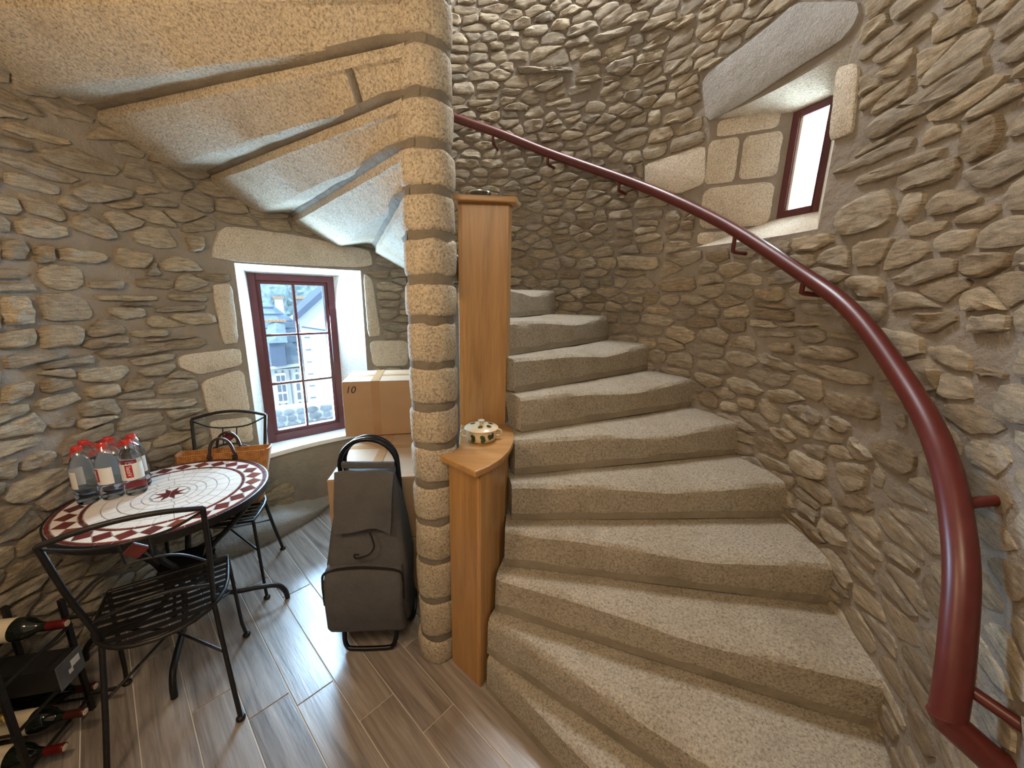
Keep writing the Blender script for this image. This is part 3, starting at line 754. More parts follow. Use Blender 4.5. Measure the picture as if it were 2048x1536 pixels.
ce = MB(); ce.add(*prism_vf([(pol(2.15, t).x, pol(2.15, t).y) for t in range(0, 360, 10)], ZT, ZT + 0.1)); tag(ob('ceiling', mesh_of('ceiling', ce, 'plaster')), kind='structure')
# rough footing stone that sticks out under the big window
fs_ = MB(); prof = []
for i, t in enumerate(np.linspace(160, 131, 14)):
    k = i / 13; dep = (0.05 + 0.10 * math.sin(math.pi * min(1, k * 1.15)) ** 0.8) * (1 if k < 0.9 else 0.6); hh = 0.10 + 0.05 * math.sin(k * 5) + 0.03 * k
    prof.append([pol(Rw(t) + 0.03, t, hh + 0.03), pol(Rw(t) - dep * 0.5, t, hh + 0.012 * math.sin(i * 2.1)), pol(Rw(t) - dep, t, hh - 0.03), pol(Rw(t) - dep - 0.012, t, hh * 0.5), pol(Rw(t) - dep + 0.005, t, 0.0)])
vs = [p for r in prof for p in r]; fsx = [(i * 5 + j, i * 5 + j + 1, (i + 1) * 5 + j + 1, (i + 1) * 5 + j) for i in range(13) for j in range(4)] + [(0, 1, 2, 3, 4), tuple(13 * 5 + j for j in (4, 3, 2, 1, 0))]
part('footing_stone', MB().add(vs, fsx), 'granite_grey', wall_left, 60)

# ------------------------------------------------------------------ spiral staircase
stair = thing('spiral_staircase', 'worn granite spiral staircase winding around the stone newel', 'staircase', (CX, CY, 0))
def line_pt(a_in, a_out, r, off=0.0):
    p, q = pol(0.30, a_in), pol(1.55, a_out); d = (q - p); d.normalize(); nrm = Vector((-d.y, d.x, 0))
    o = Vector((CX, CY, 0)); w = p - o; b = w.dot(d); c = w.dot(w) - r * r; t = -b + math.sqrt(max(b * b - c, 0))
    return p + d * t + nrm * off
def ray_pt(a, s, off=0.0):                     # point s metres out along the direction a, shifted sideways
    d = Vector((math.cos(R_(a)), math.sin(R_(a)), 0)); return Vector((CX, CY, 0)) + d * s + Vector((-d.y, d.x, 0)) * off
A_IN = {1: -40, 2: -37, 3: -26.5, 4: -12.3, 5: 2.0, 6: 17.5, 7: 31, 8: 43, 9: 53, 10: 68}
R_IN = {1: 0.30, 2: 0.29, 3: 0.29, 4: 0.30, 5: 0.32, 6: 0.345, 7: 0.408, 8: 0.43, 9: 0.44, 10: 0.42, 11: 0.06}
NSTEP = 22; OV = 0.085
for k in range(1, NSTEP + 1):
    a_out = STEP_A[k - 1]; a_in = A_IN.get(k, a_out + 1.0); zt = STEP_Z[k - 1]; zb = STEP_Z[k - 2] if k > 1 else 0.0
    n_out = STEP_A[k] if k < len(STEP_A) else a_out + 15.4; n_in = A_IN.get(k + 1, n_out + 1.0)
    low = k <= 10; r0 = R_IN.get(k, 0.02); NR = 26; NPR = None
    vs = []; random.seed(k)
    up = Vector((0, 0, 1)); tb = zb + 0.005
    for i in range(NR + 1):
        t = i / NR; r = r0 + (Rw(a_out) + 0.02 - r0) * t
        F, B = (line_pt(a_in, a_out, r), line_pt(n_in, n_out, r, 0.05)) if low else (ray_pt(a_out, r), ray_pt(n_out, r, OV))
        L = (B - F).length; u = (B - F) / L
        wear = (0.034 * math.exp(-((t - 0.60) / 0.20) ** 2) + 0.006 * math.exp(-((t - 0.25) / 0.2) ** 2)) if low or k < 14 else 0.0
        nz = 0.004 * noise.noise(Vector((t * 9, k * 3.7, 0.5)))
        lb = 0.56 * L; rf = 0.032 if low else 0.045; dr_ = 0.0 if low else 0.055 * L
        pr = [(0.0, tb), (0.0, zb + 0.055), (0.0 + 0.002, zt - 0.045 - wear * 0.6), (0.004, zt - 0.018 - wear * 0.9), (0.018, zt - 0.003 - wear), (0.05, zt - wear * 0.95), (0.42 * L, zt - wear * 0.5), (L, zt - 0.002),
              (L, zt - rf), (L - 0.010, zt - rf - 0.006), (lb + 0.012, tb + 0.006 - dr_), (lb - 0.01, tb + 0.001 - dr_), (0.5 * lb, tb)]
        for q, z in pr:
            j = 0.0045 * noise.noise(Vector((t * 14 + k, q * 20, z * 20 + k)))
            vs.append(F + u * (q + j) + up * (z + nz))
        NPR = len(pr)
    fs = []
    for i in range(NR):
        for j in range(NPR):
            l = (j + 1) % NPR; fs.append((i * NPR + j, i * NPR + l, (i + 1) * NPR + l, (i + 1) * NPR + j))
    fs.append(tuple(range(NPR - 1, -1, -1))); fs.append(tuple(NR * NPR + j for j in range(NPR)))
    st = part('step', MB().add(vs, fs), 'granite_step' if low else 'granite', stair, 38 if low else 26, world=True)
    # mortar joint under the riser (below) or along the soffit joint (above)
    pth = []; jm = MB(); cs = []
    for i in range(NR + 1):
        t = i / NR; rj = r0 if low else -0.05; r = rj + (Rw(a_out) + 0.01 - rj) * t; F = line_pt(a_in, a_out, r) if low else ray_pt(a_out, r)
        d = ((line_pt(n_in, n_out, r, 0.05) if low else ray_pt(n_out, r, 0.05)) - F).normalized(); h = 0.030 + 0.012 * noise.noise(Vector((t * 7, k, 9)))
        if low: sec = [(-0.004, zb), (-0.0025, zb + h), (0.03, zb + h), (0.03, zb)]
        else:
            if k == NSTEP: break
            F = ray_pt(a_out, r, OV); d = (F - ray_pt(a_out, r)).normalized()
            w = 0.010 + 0.004 * noise.noise(Vector((t * 9, k, 2)))
            sec = [(-0.02, zb + 0.004), (-0.02, zb - 0.006), (0.002, zb - 0.012), (0.010 + w, zb - 0.002), (0.016 + w, zb + 0.01)]
            fd = min(1.0, max(0.0, (r + 0.05) / 0.12)); sec = [(-0.012 + (q + 0.012) * fd, z) for q, z in sec]
        cs.append([F + d * q + up * z for q, z in sec])
    if cs:
        m = len(cs[0]); jm.add([p for c in cs for p in c], [(i * m + j, i * m + (j + 1) % m, (i + 1) * m + (j + 1) % m, (i + 1) * m + j) for i in range(len(cs) - 1) for j in range(m)])
        part('mortar_joint', jm, 'step_mortar' if low else 'joint_mortar', st, 60, world=True)
    if k == 15:                                # upright joint between this step and its drum
        q = [Vector(v) for v in vs[3 * NPR:4 * NPR]]; q2 = [Vector(v) for v in vs[4 * NPR:5 * NPR]]
        path = [(q[j] * 0.45 + q2[j] * 0.55) - up * 0.001 for j in (8, 9, 10, 11, 12)]
        part('mortar_joint', tube_vf(path, 0.014, 8), 'joint_mortar', st, 60, world=True)
random.seed(5)
# newel: drums with recessed mortar
newel = thing('newel_column', 'round granite newel column of stacked drums in the middle of the stair', 'column', (CX, CY, 0))
JZ = [0.0, 0.129, 0.321, 0.516, 0.70, 0.865, 1.028, 1.186, 1.347, 1.515, 1.655, 1.803, 1.944, 2.083, 2.227, 2.371] + [2.371 + 0.143 * i for i in range(1, 17)]
RN = 0.092
for i in range(len(JZ) - 1):
    z0, z1 = JZ[i] + (0.012 if i else 0.0), JZ[i + 1] - 0.012; sd = random.uniform(0, 50); vs = []; n = 26
    rows = [(z0, -0.013), (z0 + 0.006, -0.003), (z0 + 0.016, 0.0), ((z0 + z1) / 2, 0.001), (z1 - 0.016, 0.0), (z1 - 0.006, -0.003), (z1, -0.013)]
    for z, dr in rows:
        for k in range(n):
            a = 2 * math.pi * k / n; rr = RN + dr + 0.009 * noise.noise(Vector((math.cos(a) * 1.5 + sd, math.sin(a) * 1.5, z * 5)))
            vs.append((rr * math.cos(a), rr * math.sin(a), z + 0.010 * noise.noise(Vector((math.cos(a) * 1.3 + sd, math.sin(a) * 1.3, 7)))))
    fs = [(r * n + k, r * n + (k + 1) % n, (r + 1) * n + (k + 1) % n, (r + 1) * n + k) for r in range(6) for k in range(n)] + [tuple(range(n - 1, -1, -1)), tuple(6 * n + k for k in range(n))]
    part('drum', MB().add(vs, fs), 'granite', newel, 60)
for i in range(1, len(JZ) - 1):
    part('mortar_joint', lathe_vf([(RN - 0.008, JZ[i] - 0.02), (RN - 0.006, JZ[i]), (RN - 0.008, JZ[i] + 0.02)], 24), 'joint_mortar', newel, 60)
# ------------------------------------------------------------------ oak casing beside the newel
oak = thing('oak_casing', 'oak pedestal casing with quarter-round shelf and tall back panel beside the newel', 'cabinet', (-0.14, 1.5, 0))
def board2(p, q, z0, z1, th, side=1):
    p, q = Vector((*p, 0)), Vector((*q, 0)); d = (q - p).normalized(); n = Vector((-d.y, d.x, 0)) * th * side
    return prism_vf([(a.x, a.y) for a in (p, q, q + n, p + n)], z0, z1)
bl, br = (-0.243, 1.374), (-0.106, 1.258)
part('front_panel', board2(bl, br, 0.0, 0.972, 0.022, 1), 'oak', oak, None, 0.003, world=True)
arc = [br, (-0.070, 1.318), (-0.042, 1.385), (-0.022, 1.455), (-0.010, 1.535), (-0.008, 1.62), (-0.022, 1.70)]
foot = [0.0, 0.17, 0.335, 0.34, 0.51, 0.67]
for i in range(6):
    a, b = Vector(arc[i]), Vector(arc[i + 1]); g = (b - a).normalized() * 0.0018
    part('slat', board2(a + g, b - g, foot[i], 0.972, 0.02, 1), 'oak', oak, None, 0.003, world=True)
shelf = [(-0.283, 1.372), (-0.122, 1.228), (-0.078, 1.275), (-0.035, 1.345), (-0.006, 1.425), (0.010, 1.51), (0.016, 1.60), (0.010, 1.68), (-0.006, 1.745), (-0.245, 1.742), (-0.226, 1.56), (-0.213, 1.45), (-0.228, 1.40)]
part('shelf', prism_vf(shelf, 0.972, 0.998), 'oak_flat', oak, None, 0.006, world=True)
tall = [(-0.247, 1.735), (-0.029, 1.748), (-0.015, 1.80), (-0.06, 1.86), (-0.25, 1.85)]
for i, nm in ((0, 'back_panel'), (1, 'side_panel'), (2, 'side_panel'), (3, 'rear_panel'), (4, 'side_panel')):
    part(nm, board2(tall[i], tall[(i + 1) % 5], 0.90 if i == 0 else 1.0, 1.988, 0.018, 1), 'oak', oak, None, 0.002, world=True)
top = [(-0.262, 1.688), (0.002, 1.716), (0.016, 1.80), (-0.045, 1.885), (-0.265, 1.872)]
part('top_board', prism_vf(top, 1.988, 2.012), 'oak_flat', oak, None, 0.005, world=True)
# ashtray on the top board
ash = thing('ashtray', 'small round dark glass ashtray on top of the tall oak casing', 'ashtray', (-0.155, 1.765, 2.0125))
part('bowl', lathe_vf([(0.045, 0), (0.048, 0.004), (0.048, 0.024), (0.041, 0.026), (0.036, 0.010), (0.001, 0.009)], 24), 'ashtray_glass', ash, 40)
part('rim', lathe_vf([(0.0485, 0.019), (0.0492, 0.021), (0.0488, 0.0245), (0.0475, 0.025)], 24), 'steel', ash, 40)
# painted pot with lid
pot = thing('lidded_pot', 'small cream ceramic pot with lid, two handles and painted green leaves on the oak shelf', 'pot', (-0.128, 1.545, 0.9985), 0.1)
part('body', lathe_vf([(0.058, 0), (0.063, 0.004), (0.066, 0.02), (0.067, 0.046), (0.068, 0.049), (0.064, 0.049), (0.062, 0.01), (0.001, 0.008)], 36), 'ceramic', pot, 50)
lid = part('lid', lathe_vf([(0.072, 0.050), (0.0735, 0.053), (0.070, 0.056), (0.045, 0.064), (0.016, 0.068), (0.001, 0.069)], 36), 'ceramic', pot, 50)
part('knob', lathe_vf([(0.010, 0.067), (0.009, 0.074), (0.014, 0.079), (0.014, 0.085), (0.008, 0.088), (0.001, 0.087)], 20), 'ceramic_knob', lid, 50)
for sgn in (-1, 1):
    part('handle', tube_vf(bez((sgn * 0.064, 0, 0.040), (sgn * 0.098, 0, 0.050), (sgn * 0.092, 0, 0.004), (sgn * 0.064, 0, 0.014), 12), 0.0048, 8), 'ceramic', pot, 60)
def leaf_on(fn, u0, v0, ang, n=5, L=0.022, w=0.0045):
    mb = MB()
    for i in range(-n, n + 1):
        a = ang + i * 0.24; l = L * (1 - 0.05 * abs(i)); px, pz = math.cos(a), math.sin(a); q = []
        for t, s in ((0.05, 0), (0.35, w), (0.7, w * .8), (1, 0), (0.7, -w * .8), (0.35, -w)):
            q.append(fn(u0 + px * l * t - pz * s, v0 + pz * l * t + px * s))
        mb.add(q, [(0, 1, 2, 3, 4, 5)])
    return mb
def on_body(u, v): a = u / 0.0665; r = 0.0672 if v > 0.02 else 0.0665 - (0.02 - v) * 0.12; return (math.cos(a) * (r + .0008), math.sin(a) * (r + .0008), v)
def on_lid(u, v): rr = math.hypot(u, v); return (u, v, float(np.interp(rr, [0.016, 0.045, 0.07], [0.0688, 0.0650, 0.0568])) + 0.0006)
for a0, an in ((-2.25, 0.55), (-1.65, 0.35), (-2.25, -0.5), (-1.6, -0.4), (-1.15, 0.5)): part('painted_leaf', leaf_on(on_body, a0 * 0.0665, 0.022 + 0.003 * math.sin(an * 5), an, 4, 0.021), 'leaf_paint', pot)
for u, v, an in ((-0.014, -0.03, -0.6), (0.02, -0.028, 0.2), (0.0, 0.03, 0.9), (-0.03, 0.01, 2.4), (0.03, 0.008, 0.5)): part('painted_leaf', leaf_on(on_lid, u, v, an, 3, 0.024), 'leaf_paint', lid)
part('painted_fruit', MB().add([on_body(-0.82 * 0.0665 + 0.007 * math.cos(k * math.pi / 6), 0.031 + 0.014 * math.sin(k * math.pi / 6)) for k in range(12)], [tuple(range(12))]), 'navy_paint', pot)
part('painted_flower', MB().add([on_lid(-0.004 + 0.007 * math.cos(k * math.pi / 5), -0.018 + 0.006 * math.sin(k * math.pi / 5)) for k in range(10)], [tuple(range(10))]), 'yellow_paint', lid)

# ------------------------------------------------------------------ handrail
rail = thing('handrail', 'burgundy painted round metal handrail curving up the stone wall', 'handrail', (1.1, 1.45, 0))
RP = [(-0.90, 2.80, 2.935), (-0.70, 2.865, 2.875), (-0.46, 2.909, 2.794), (-0.118, 2.904, 2.690), (0.224, 2.817, 2.545), (0.668, 2.544, 2.316), (0.88, 2.30, 2.155), (1.056, 1.986, 1.956), (1.151, 1.589, 1.721), (1.153, 1.322, 1.581), (1.105, 1.059, 1.406), (1.032, 0.853, 1.263), (0.955, 0.704, 1.098), (0.905, 0.625, 0.93), (0.877, 0.585, 0.80)]
rp = spline(RP, 7)
part('rail', tube_vf(rp, 0.0275, 18), 'red_paint', rail, 60, world=True)
part('rail_end', tube_vf([Vector(RP[-1]) + Vector((-0.002, 0.004, 0.012)), Vector(RP[-1]), (0.915, 0.535, 0.772), (0.985, 0.452, 0.745)], 0.0275, 18), 'red_paint', rail, 60, world=True)
for (ra, wa) in (((-0.165, 2.906, 2.68), 84.5), ((0.21, 2.822, 2.53), 68.6), ((0.64, 2.565, 2.31), 49.8), ((1.07, 1.955, 1.915), 20.5), ((1.155, 1.565, 1.69), 5.0)):
    a = Vector(ra); drop = 0.075 if wa < 30 and wa > 10 else 0.05; b = a - Vector((0, 0, drop)); c = pol(Rw(wa) + 0.01, wa - 1, b.z - 0.008)
    part('bracket', tube_vf([a, b, b + (c - b) * 0.12, c], 0.0095, 8), 'red_paint', rail, 60, world=True)
for a, wa, z in (((0.985, 0.755, 1.175), -26.5, 1.19), ((0.90, 0.615, 0.87), -36.2, 0.855)):
    c = pol(Rw(wa) + 0.01, wa, z); part('bracket', tube_vf([Vector(a), c], 0.010, 8, flat=(0.012, 0.012)), 'red_paint', rail, 60, world=True)

# ------------------------------------------------------------------ text helper
def text_mesh(s, size, mat, name='marking', extrude=0.0002, shear=0.0):
    cu = bpy.data.curves.new(name, 'FONT'); cu.body = s; cu.size = size; cu.extrude = extrude; cu.shear = shear; cu.align_x = 'CENTER'; cu.align_y = 'CENTER'
    o = bpy.data.objects.new(name, cu); COL.objects.link(o); dg = bpy.context.evaluated_depsgraph_get()
    me = bpy.data.meshes.new_from_object(o.evaluated_get(dg)); bpy.data.objects.remove(o); me.name = name
    me.materials.clear(); me.materials.append(MAT[mat]); return me

# ------------------------------------------------------------------ cardboard boxes
def carton(label, loc, rz, d, number=None, cross=True):
    w, dp, h = d
    t = thing('cardboard_box', label, 'box', loc, rz, 'stacked moving boxes beside the window')
    part('body', box_vf((w / 2, dp / 2, h / 2), (w, dp, h - 0.002)), 'cardboard', t, None, 0.004)
    m = 0.0008
    for s in (0, 1): part('flap', box_vf((w / 2, dp * (0.25 + 0.5 * s), h + 0.001), (w - 0.006, dp / 2 - 0.006, 0.003)), 'cardboard', t, None, 0.001)
    part('tape', box_vf((w / 2, dp / 2, h + 0.0032), (w + 0.002, 0.05, 0.0008)), 'tape', t)
    if cross: part('tape', box_vf((w * 0.47, dp / 2, h + 0.0042), (0.05, dp + 0.002, 0.0008)), 'tape', t)
    part('tape', box_vf((w * 0.47, -m, h * 0.5 + 0.002), (0.05, 0.0012, h)), 'tape', t)
    part('tape', box_vf((-m, dp / 2, h - 0.05), (0.0012, 0.05, 0.11)), 'tape', t)
    if number:
        o = ob('marking', text_mesh(number, 0.062, 'marker', shear=0.25), t, (0.048, -0.0022, h - 0.05)); o.rotation_euler = (R_(90), 0, 0)
    return t
carton('lowest cardboard box of the stack, on the floor behind the shopping trolley', (-0.925, 1.70, 0.0), R_(8), (0.44, 0.84, 0.345))
carton('middle cardboard box of the stack, marked 12, under the box marked 10', (-0.908, 1.712, 0.3505), R_(8), (0.43, 0.83, 0.345), '12')
carton('topmost cardboard box, marked 10, in front of the big window', (-1.062, 2.285, 0.702), R_(13), (0.42, 0.38, 0.36), '10')

# ------------------------------------------------------------------ shopping trolley
cart = thing('shopping_trolley', 'dark grey fabric shopping trolley with black tube handle in front of the boxes', 'trolley', (-0.632, 1.475, 0), R_(3))
def rrect(w, d, r=0.03, n=4, cy=0.0):
    o = []
    for sx, sy, a0 in ((1, -1, -90), (1, 1, 0), (-1, 1, 90), (-1, -1, 180)):
        for k in range(n + 1):
            a = R_(a0 + 90 * k / n); o.append((sx * (w / 2 - r) + r * math.cos(a), cy + sy * (d / 2 - r) + r * math.sin(a)))
    return o
def loft(secs, wob=0.0):
    vs = []; m = None
    for z, sec in secs:
        m = len(sec)
        for x, y in sec: vs.append((x + wob * noise.noise(Vector((x * 9, z * 9, 1))), y + wob * noise.noise(Vector((x * 9, z * 9, 5))), z))
    fs = [(i * m + j, i * m + (j + 1) % m, (i + 1) * m + (j + 1) % m, (i + 1) * m + j) for i in range(len(secs) - 1) for j in range(m)]
    return vs, fs + [tuple(range(m - 1, -1, -1)), tuple((len(secs) - 1) * m + j for j in range(m))]
S_ = [(0.135, 0.33, 0.17, 0.045), (0.16, 0.355, 0.19, 0.04), (0.25, 0.36, 0.20, 0.04), (0.36, 0.355, 0.20, 0.045), (0.43, 0.345, 0.19, 0.055), (0.50, 0.325, 0.175, 0.065), (0.58, 0.305, 0.16, 0.075), (0.66, 0.285, 0.145, 0.082), (0.74, 0.265, 0.13, 0.09), (0.80, 0.25, 0.11, 0.10), (0.82, 0.235, 0.09, 0.105)]
part('bag', loft([(z, rrect(w, d, 0.035, 4, cy)) for z, w, d, cy in S_], 0.012), 'grey_fabric', cart, 60)
pk = part('pocket', loft([(z, rrect(w, 0.05, 0.02, 4, cy)) for z, w, cy in ((0.13, 0.335, -0.055), (0.15, 0.345, -0.065), (0.28, 0.345, -0.072), (0.38, 0.34, -0.066), (0.43, 0.325, -0.05), (0.445, 0.31, -0.038))], 0.008), 'grey_fabric', cart, 60)
part('zip', tube_vf(spline([(-0.172, -0.075, 0.27), (-0.171, -0.078, 0.38), (-0.158, -0.074, 0.43), (-0.08, -0.07, 0.449), (0.03, -0.07, 0.452), (0.155, -0.074, 0.435), (0.169, -0.076, 0.38), (0.170, -0.075, 0.30)], 4), 0.0055, 6), 'dark_fabric', pk, 60)
fp = MB(); cols = 9; rows = 9
for i in range(rows):
    for j in range(cols):
        u = j / (cols - 1) - 0.5; v = i / (rows - 1); z = 0.845 - 0.245 * v - 0.012 * math.sin(j * 0.9) * v; y = 0.045 - 0.075 * v - 0.012 * math.sin(math.pi * min(1, v * 1.3)) + 0.006 * math.sin(j * 1.3 + i * .7)
        fp.v.append((u * (0.255 - 0.02 * v), y - 0.012, z + 0.02 * (1 - (2 * u) ** 2) * (1 - v) * 0.5 + 0.012 * v * (0.25 - u * u) * 4))
for i in range(rows):
    for j in range(cols): x, y, z = fp.v[i * cols + j]; fp.v.append((x, y + 0.006, z))
N_ = rows * cols
for i in range(rows - 1):
    for j in range(cols - 1):
        a = i * cols + j; fp.f += [(a, a + 1, a + cols + 1, a + cols), (N_ + a + cols, N_ + a + cols + 1, N_ + a + 1, N_ + a)]; fp.m += [0, 0]
bd = [i for i in range(cols)] + [i * cols + cols - 1 for i in range(1, rows)] + [(rows - 1) * cols + j for j in range(cols - 2, -1, -1)] + [i * cols for i in range(rows - 2, 0, -1)]
for k in range(len(bd)): a, b = bd[k], bd[(k + 1) % len(bd)]; fp.f.append((a, N_ + a, N_ + b, b)); fp.m.append(0)
part('flap', fp, 'grey_fabric', cart, 60)
part('drawstring', tube_vf(spline([(0.03, -0.035, 0.60), (0.045, -0.05, 0.57), (0.05, -0.055, 0.54), (0.03, -0.06, 0.51), (-0.005, -0.06, 0.495), (-0.03, -0.058, 0.49), (-0.035, -0.056, 0.505), (-0.015, -0.058, 0.507)], 5), 0.0035, 6), 'dark_fabric', cart, 60)
for dy, w in ((0.115, 0.128), (0.150, 0.120)):
    arch = [(-w, dy, 0.18), (-w, dy, 0.72)] + [(-w * math.cos(a), dy - 0.02, 0.85 + 0.125 * math.sin(a)) for a in np.linspace(0.0, math.pi, 15)] + [(w, dy, 0.72), (w, dy, 0.18)]
    part('handle', tube_vf(arch, 0.0105, 10), 'black_metal', cart, 60)
part('top_bar', box_vf((0, 0.09, 0.855), (0.235, 0.02, 0.03)), 'grey_fabric', cart, None, 0.006)
part('base_frame', tube_vf(spline([(-0.115, 0.10, 0.17), (-0.118, 0.0, 0.14), (-0.118, -0.035, 0.07), (-0.105, -0.05, 0.022), (-0.07, -0.055, 0.012), (0.07, -0.055, 0.012), (0.105, -0.05, 0.022), (0.118, -0.035, 0.07), (0.118, 0.0, 0.14), (0.115, 0.10, 0.17)], 5), 0.0105, 10), 'black_metal', cart, 60)
for sx in (-1, 1):
    wv, wf = lathe_vf([(0.03, -0.014), (0.066, -0.014), (0.072, -0.008), (0.072, 0.008), (0.066, 0.014), (0.03, 0.014)], 24)
    wh = part('wheel', (wv, wf), 'dark_fabric', cart, 50); wh.rotation_euler = (0, R_(90), 0); wh.location = (sx * 0.155, 0.135, 0.072)
    part('hub', lathe_vf([(0.001, -0.017), (0.03, -0.016), (0.03, 0.016), (0.001, 0.017)], 16), 'black_metal', wh, 50)
part('axle', tube_vf([(-0.15, 0.135, 0.072), (0.15, 0.135, 0.072)], 0.006, 8), 'black_metal', cart, 60)

# ------------------------------------------------------------------ mosaic table
TX, TY, TZ, TR = -1.520, 1.530, 0.712, 0.370; KT = 0.370 / 0.352
table = thing('mosaic_table', 'round mosaic bistro table with red diamond border and black iron legs', 'table', (TX, TY, 0), R_(32))
part('top_base', lathe_vf([(0.001, TZ - 0.016), (TR - 0.006, TZ - 0.016), (TR - 0.006, TZ - 0.0015), (0.001, TZ - 0.0015)], 60), 'tile_grout', table)
part('rim_band', lathe_vf([(TR - 0.006, TZ - 0.034), (TR, TZ - 0.034), (TR + 0.001, TZ), (TR - 0.004, TZ + 0.001), (TR - 0.006, TZ - 0.002), (TR - 0.006, TZ - 0.034)], 72), 'iron', table, 50)
def tile(pts, mat):
    c = centroid(pts); L = [max(0.0, 1 - 0.0017 / max(math.dist(p, c), 1e-4)) for p in pts]
    q = [(c[0] + (p[0] - c[0]) * l, c[1] + (p[1] - c[1]) * l) for p, l in zip(pts, L)]
    if poly_area(q) < 0: q = q[::-1]
    part('tile', prism_vf(q, TZ - 0.004, TZ), mat, table)
pc = lambda r, a: (r * KT * math.cos(a), r * KT * math.sin(a))
def ring(r0, r1, n, mat, ph=0.0, wob=0.0):
    ed = [ph + 2 * math.pi * (k + random.uniform(-wob, wob)) / n for k in range(n)]
    for k in range(n):
        a, b = ed[k], ed[(k + 1) % n] + (2 * math.pi if k == n - 1 else 0); m = (a + b) / 2
        tile([pc(r0, a), pc(r0, m), pc(r0, b), pc(r1, b), pc(r1, m), pc(r1, a)], mat)
random.seed(3)
ring(0.331, 0.345, 44, 'tile_red')
ND = 26
for k in range(ND):
    a0, a1, a2 = [2 * math.pi * (k + f) / ND for f in (0, 0.5, 1)]; rm = 0.296
    tile([pc(0.264, a1), pc(rm, a0 + 0.012), pc(0.329, a1), pc(rm, a2 - 0.012)], 'tile_red' if k % 5 else 'tile_brown')
    tile([pc(0.264, a1), pc(0.263, a2), pc(0.264, a1 + 2 * math.pi / ND), pc(rm, a2)], 'tile_white')
    tile([pc(0.329, a1), pc(0.330, a2), pc(0.329, a1 + 2 * math.pi / ND), pc(rm, a2)], 'tile_white')
ring(0.250, 0.262, 34, 'tile_red', 0.05)
ring(0.204, 0.249, 26, 'tile_white', 0.1, 0.2); ring(0.160, 0.203, 21, 'tile_white', 0.3, 0.2); ring(0.122, 0.159, 17, 'tile_white', 0.5, 0.22); ring(0.090, 0.121, 13, 'tile_white', 0.2, 0.2); ring(0.066, 0.089, 10, 'tile_white', 0.6, 0.2)
for k in range(8):
    a0, a1, a2 = [2 * math.pi * (k + f) / 8 for f in (0, 0.5, 1)]
    tile([(0, 0), pc(0.027, a0), pc(0.058, a1), pc(0.027, a2)], 'tile_red'); tile([pc(0.027, a2), pc(0.058, a1), pc(0.065, a2), pc(0.058, a2 + math.pi / 8)], 'tile_white')
for k in range(4):
    a = R_(-3 + 90 * k); ca, sa = math.cos(a), math.sin(a); P = lambda r, z: (r * ca, r * sa, z)
    part('leg', tube_vf(spline([P(0.335, 0.69), P(0.30, 0.62), P(0.20, 0.50), P(0.105, 0.40), P(0.075, 0.30), P(0.085, 0.20), P(0.15, 0.135), P(0.27, 0.115), P(0.345, 0.095), P(0.377, 0.05), P(0.385, 0.002)], 5), 0.0125, 8), 'iron', table, 60)
part('support_ring', tube_vf([(0.095 * math.cos(a), 0.095 * math.sin(a), 0.335) for a in np.linspace(0, 2 * math.pi, 24, endpoint=False)], 0.006, 6, closed=True), 'iron', table, 60)
part('collar', box_vf((0, 0, 0.36), (0.15, 0.15, 0.045)), 'iron', table, None, 0.004)
for k in range(2): part('brace', tube_vf([pc(0.33, R_(-3 + 90 * k)) + (0.688,), pc(0.33, R_(177 + 90 * k)) + (0.688,)], 0.006, 6), 'iron', table, 60)

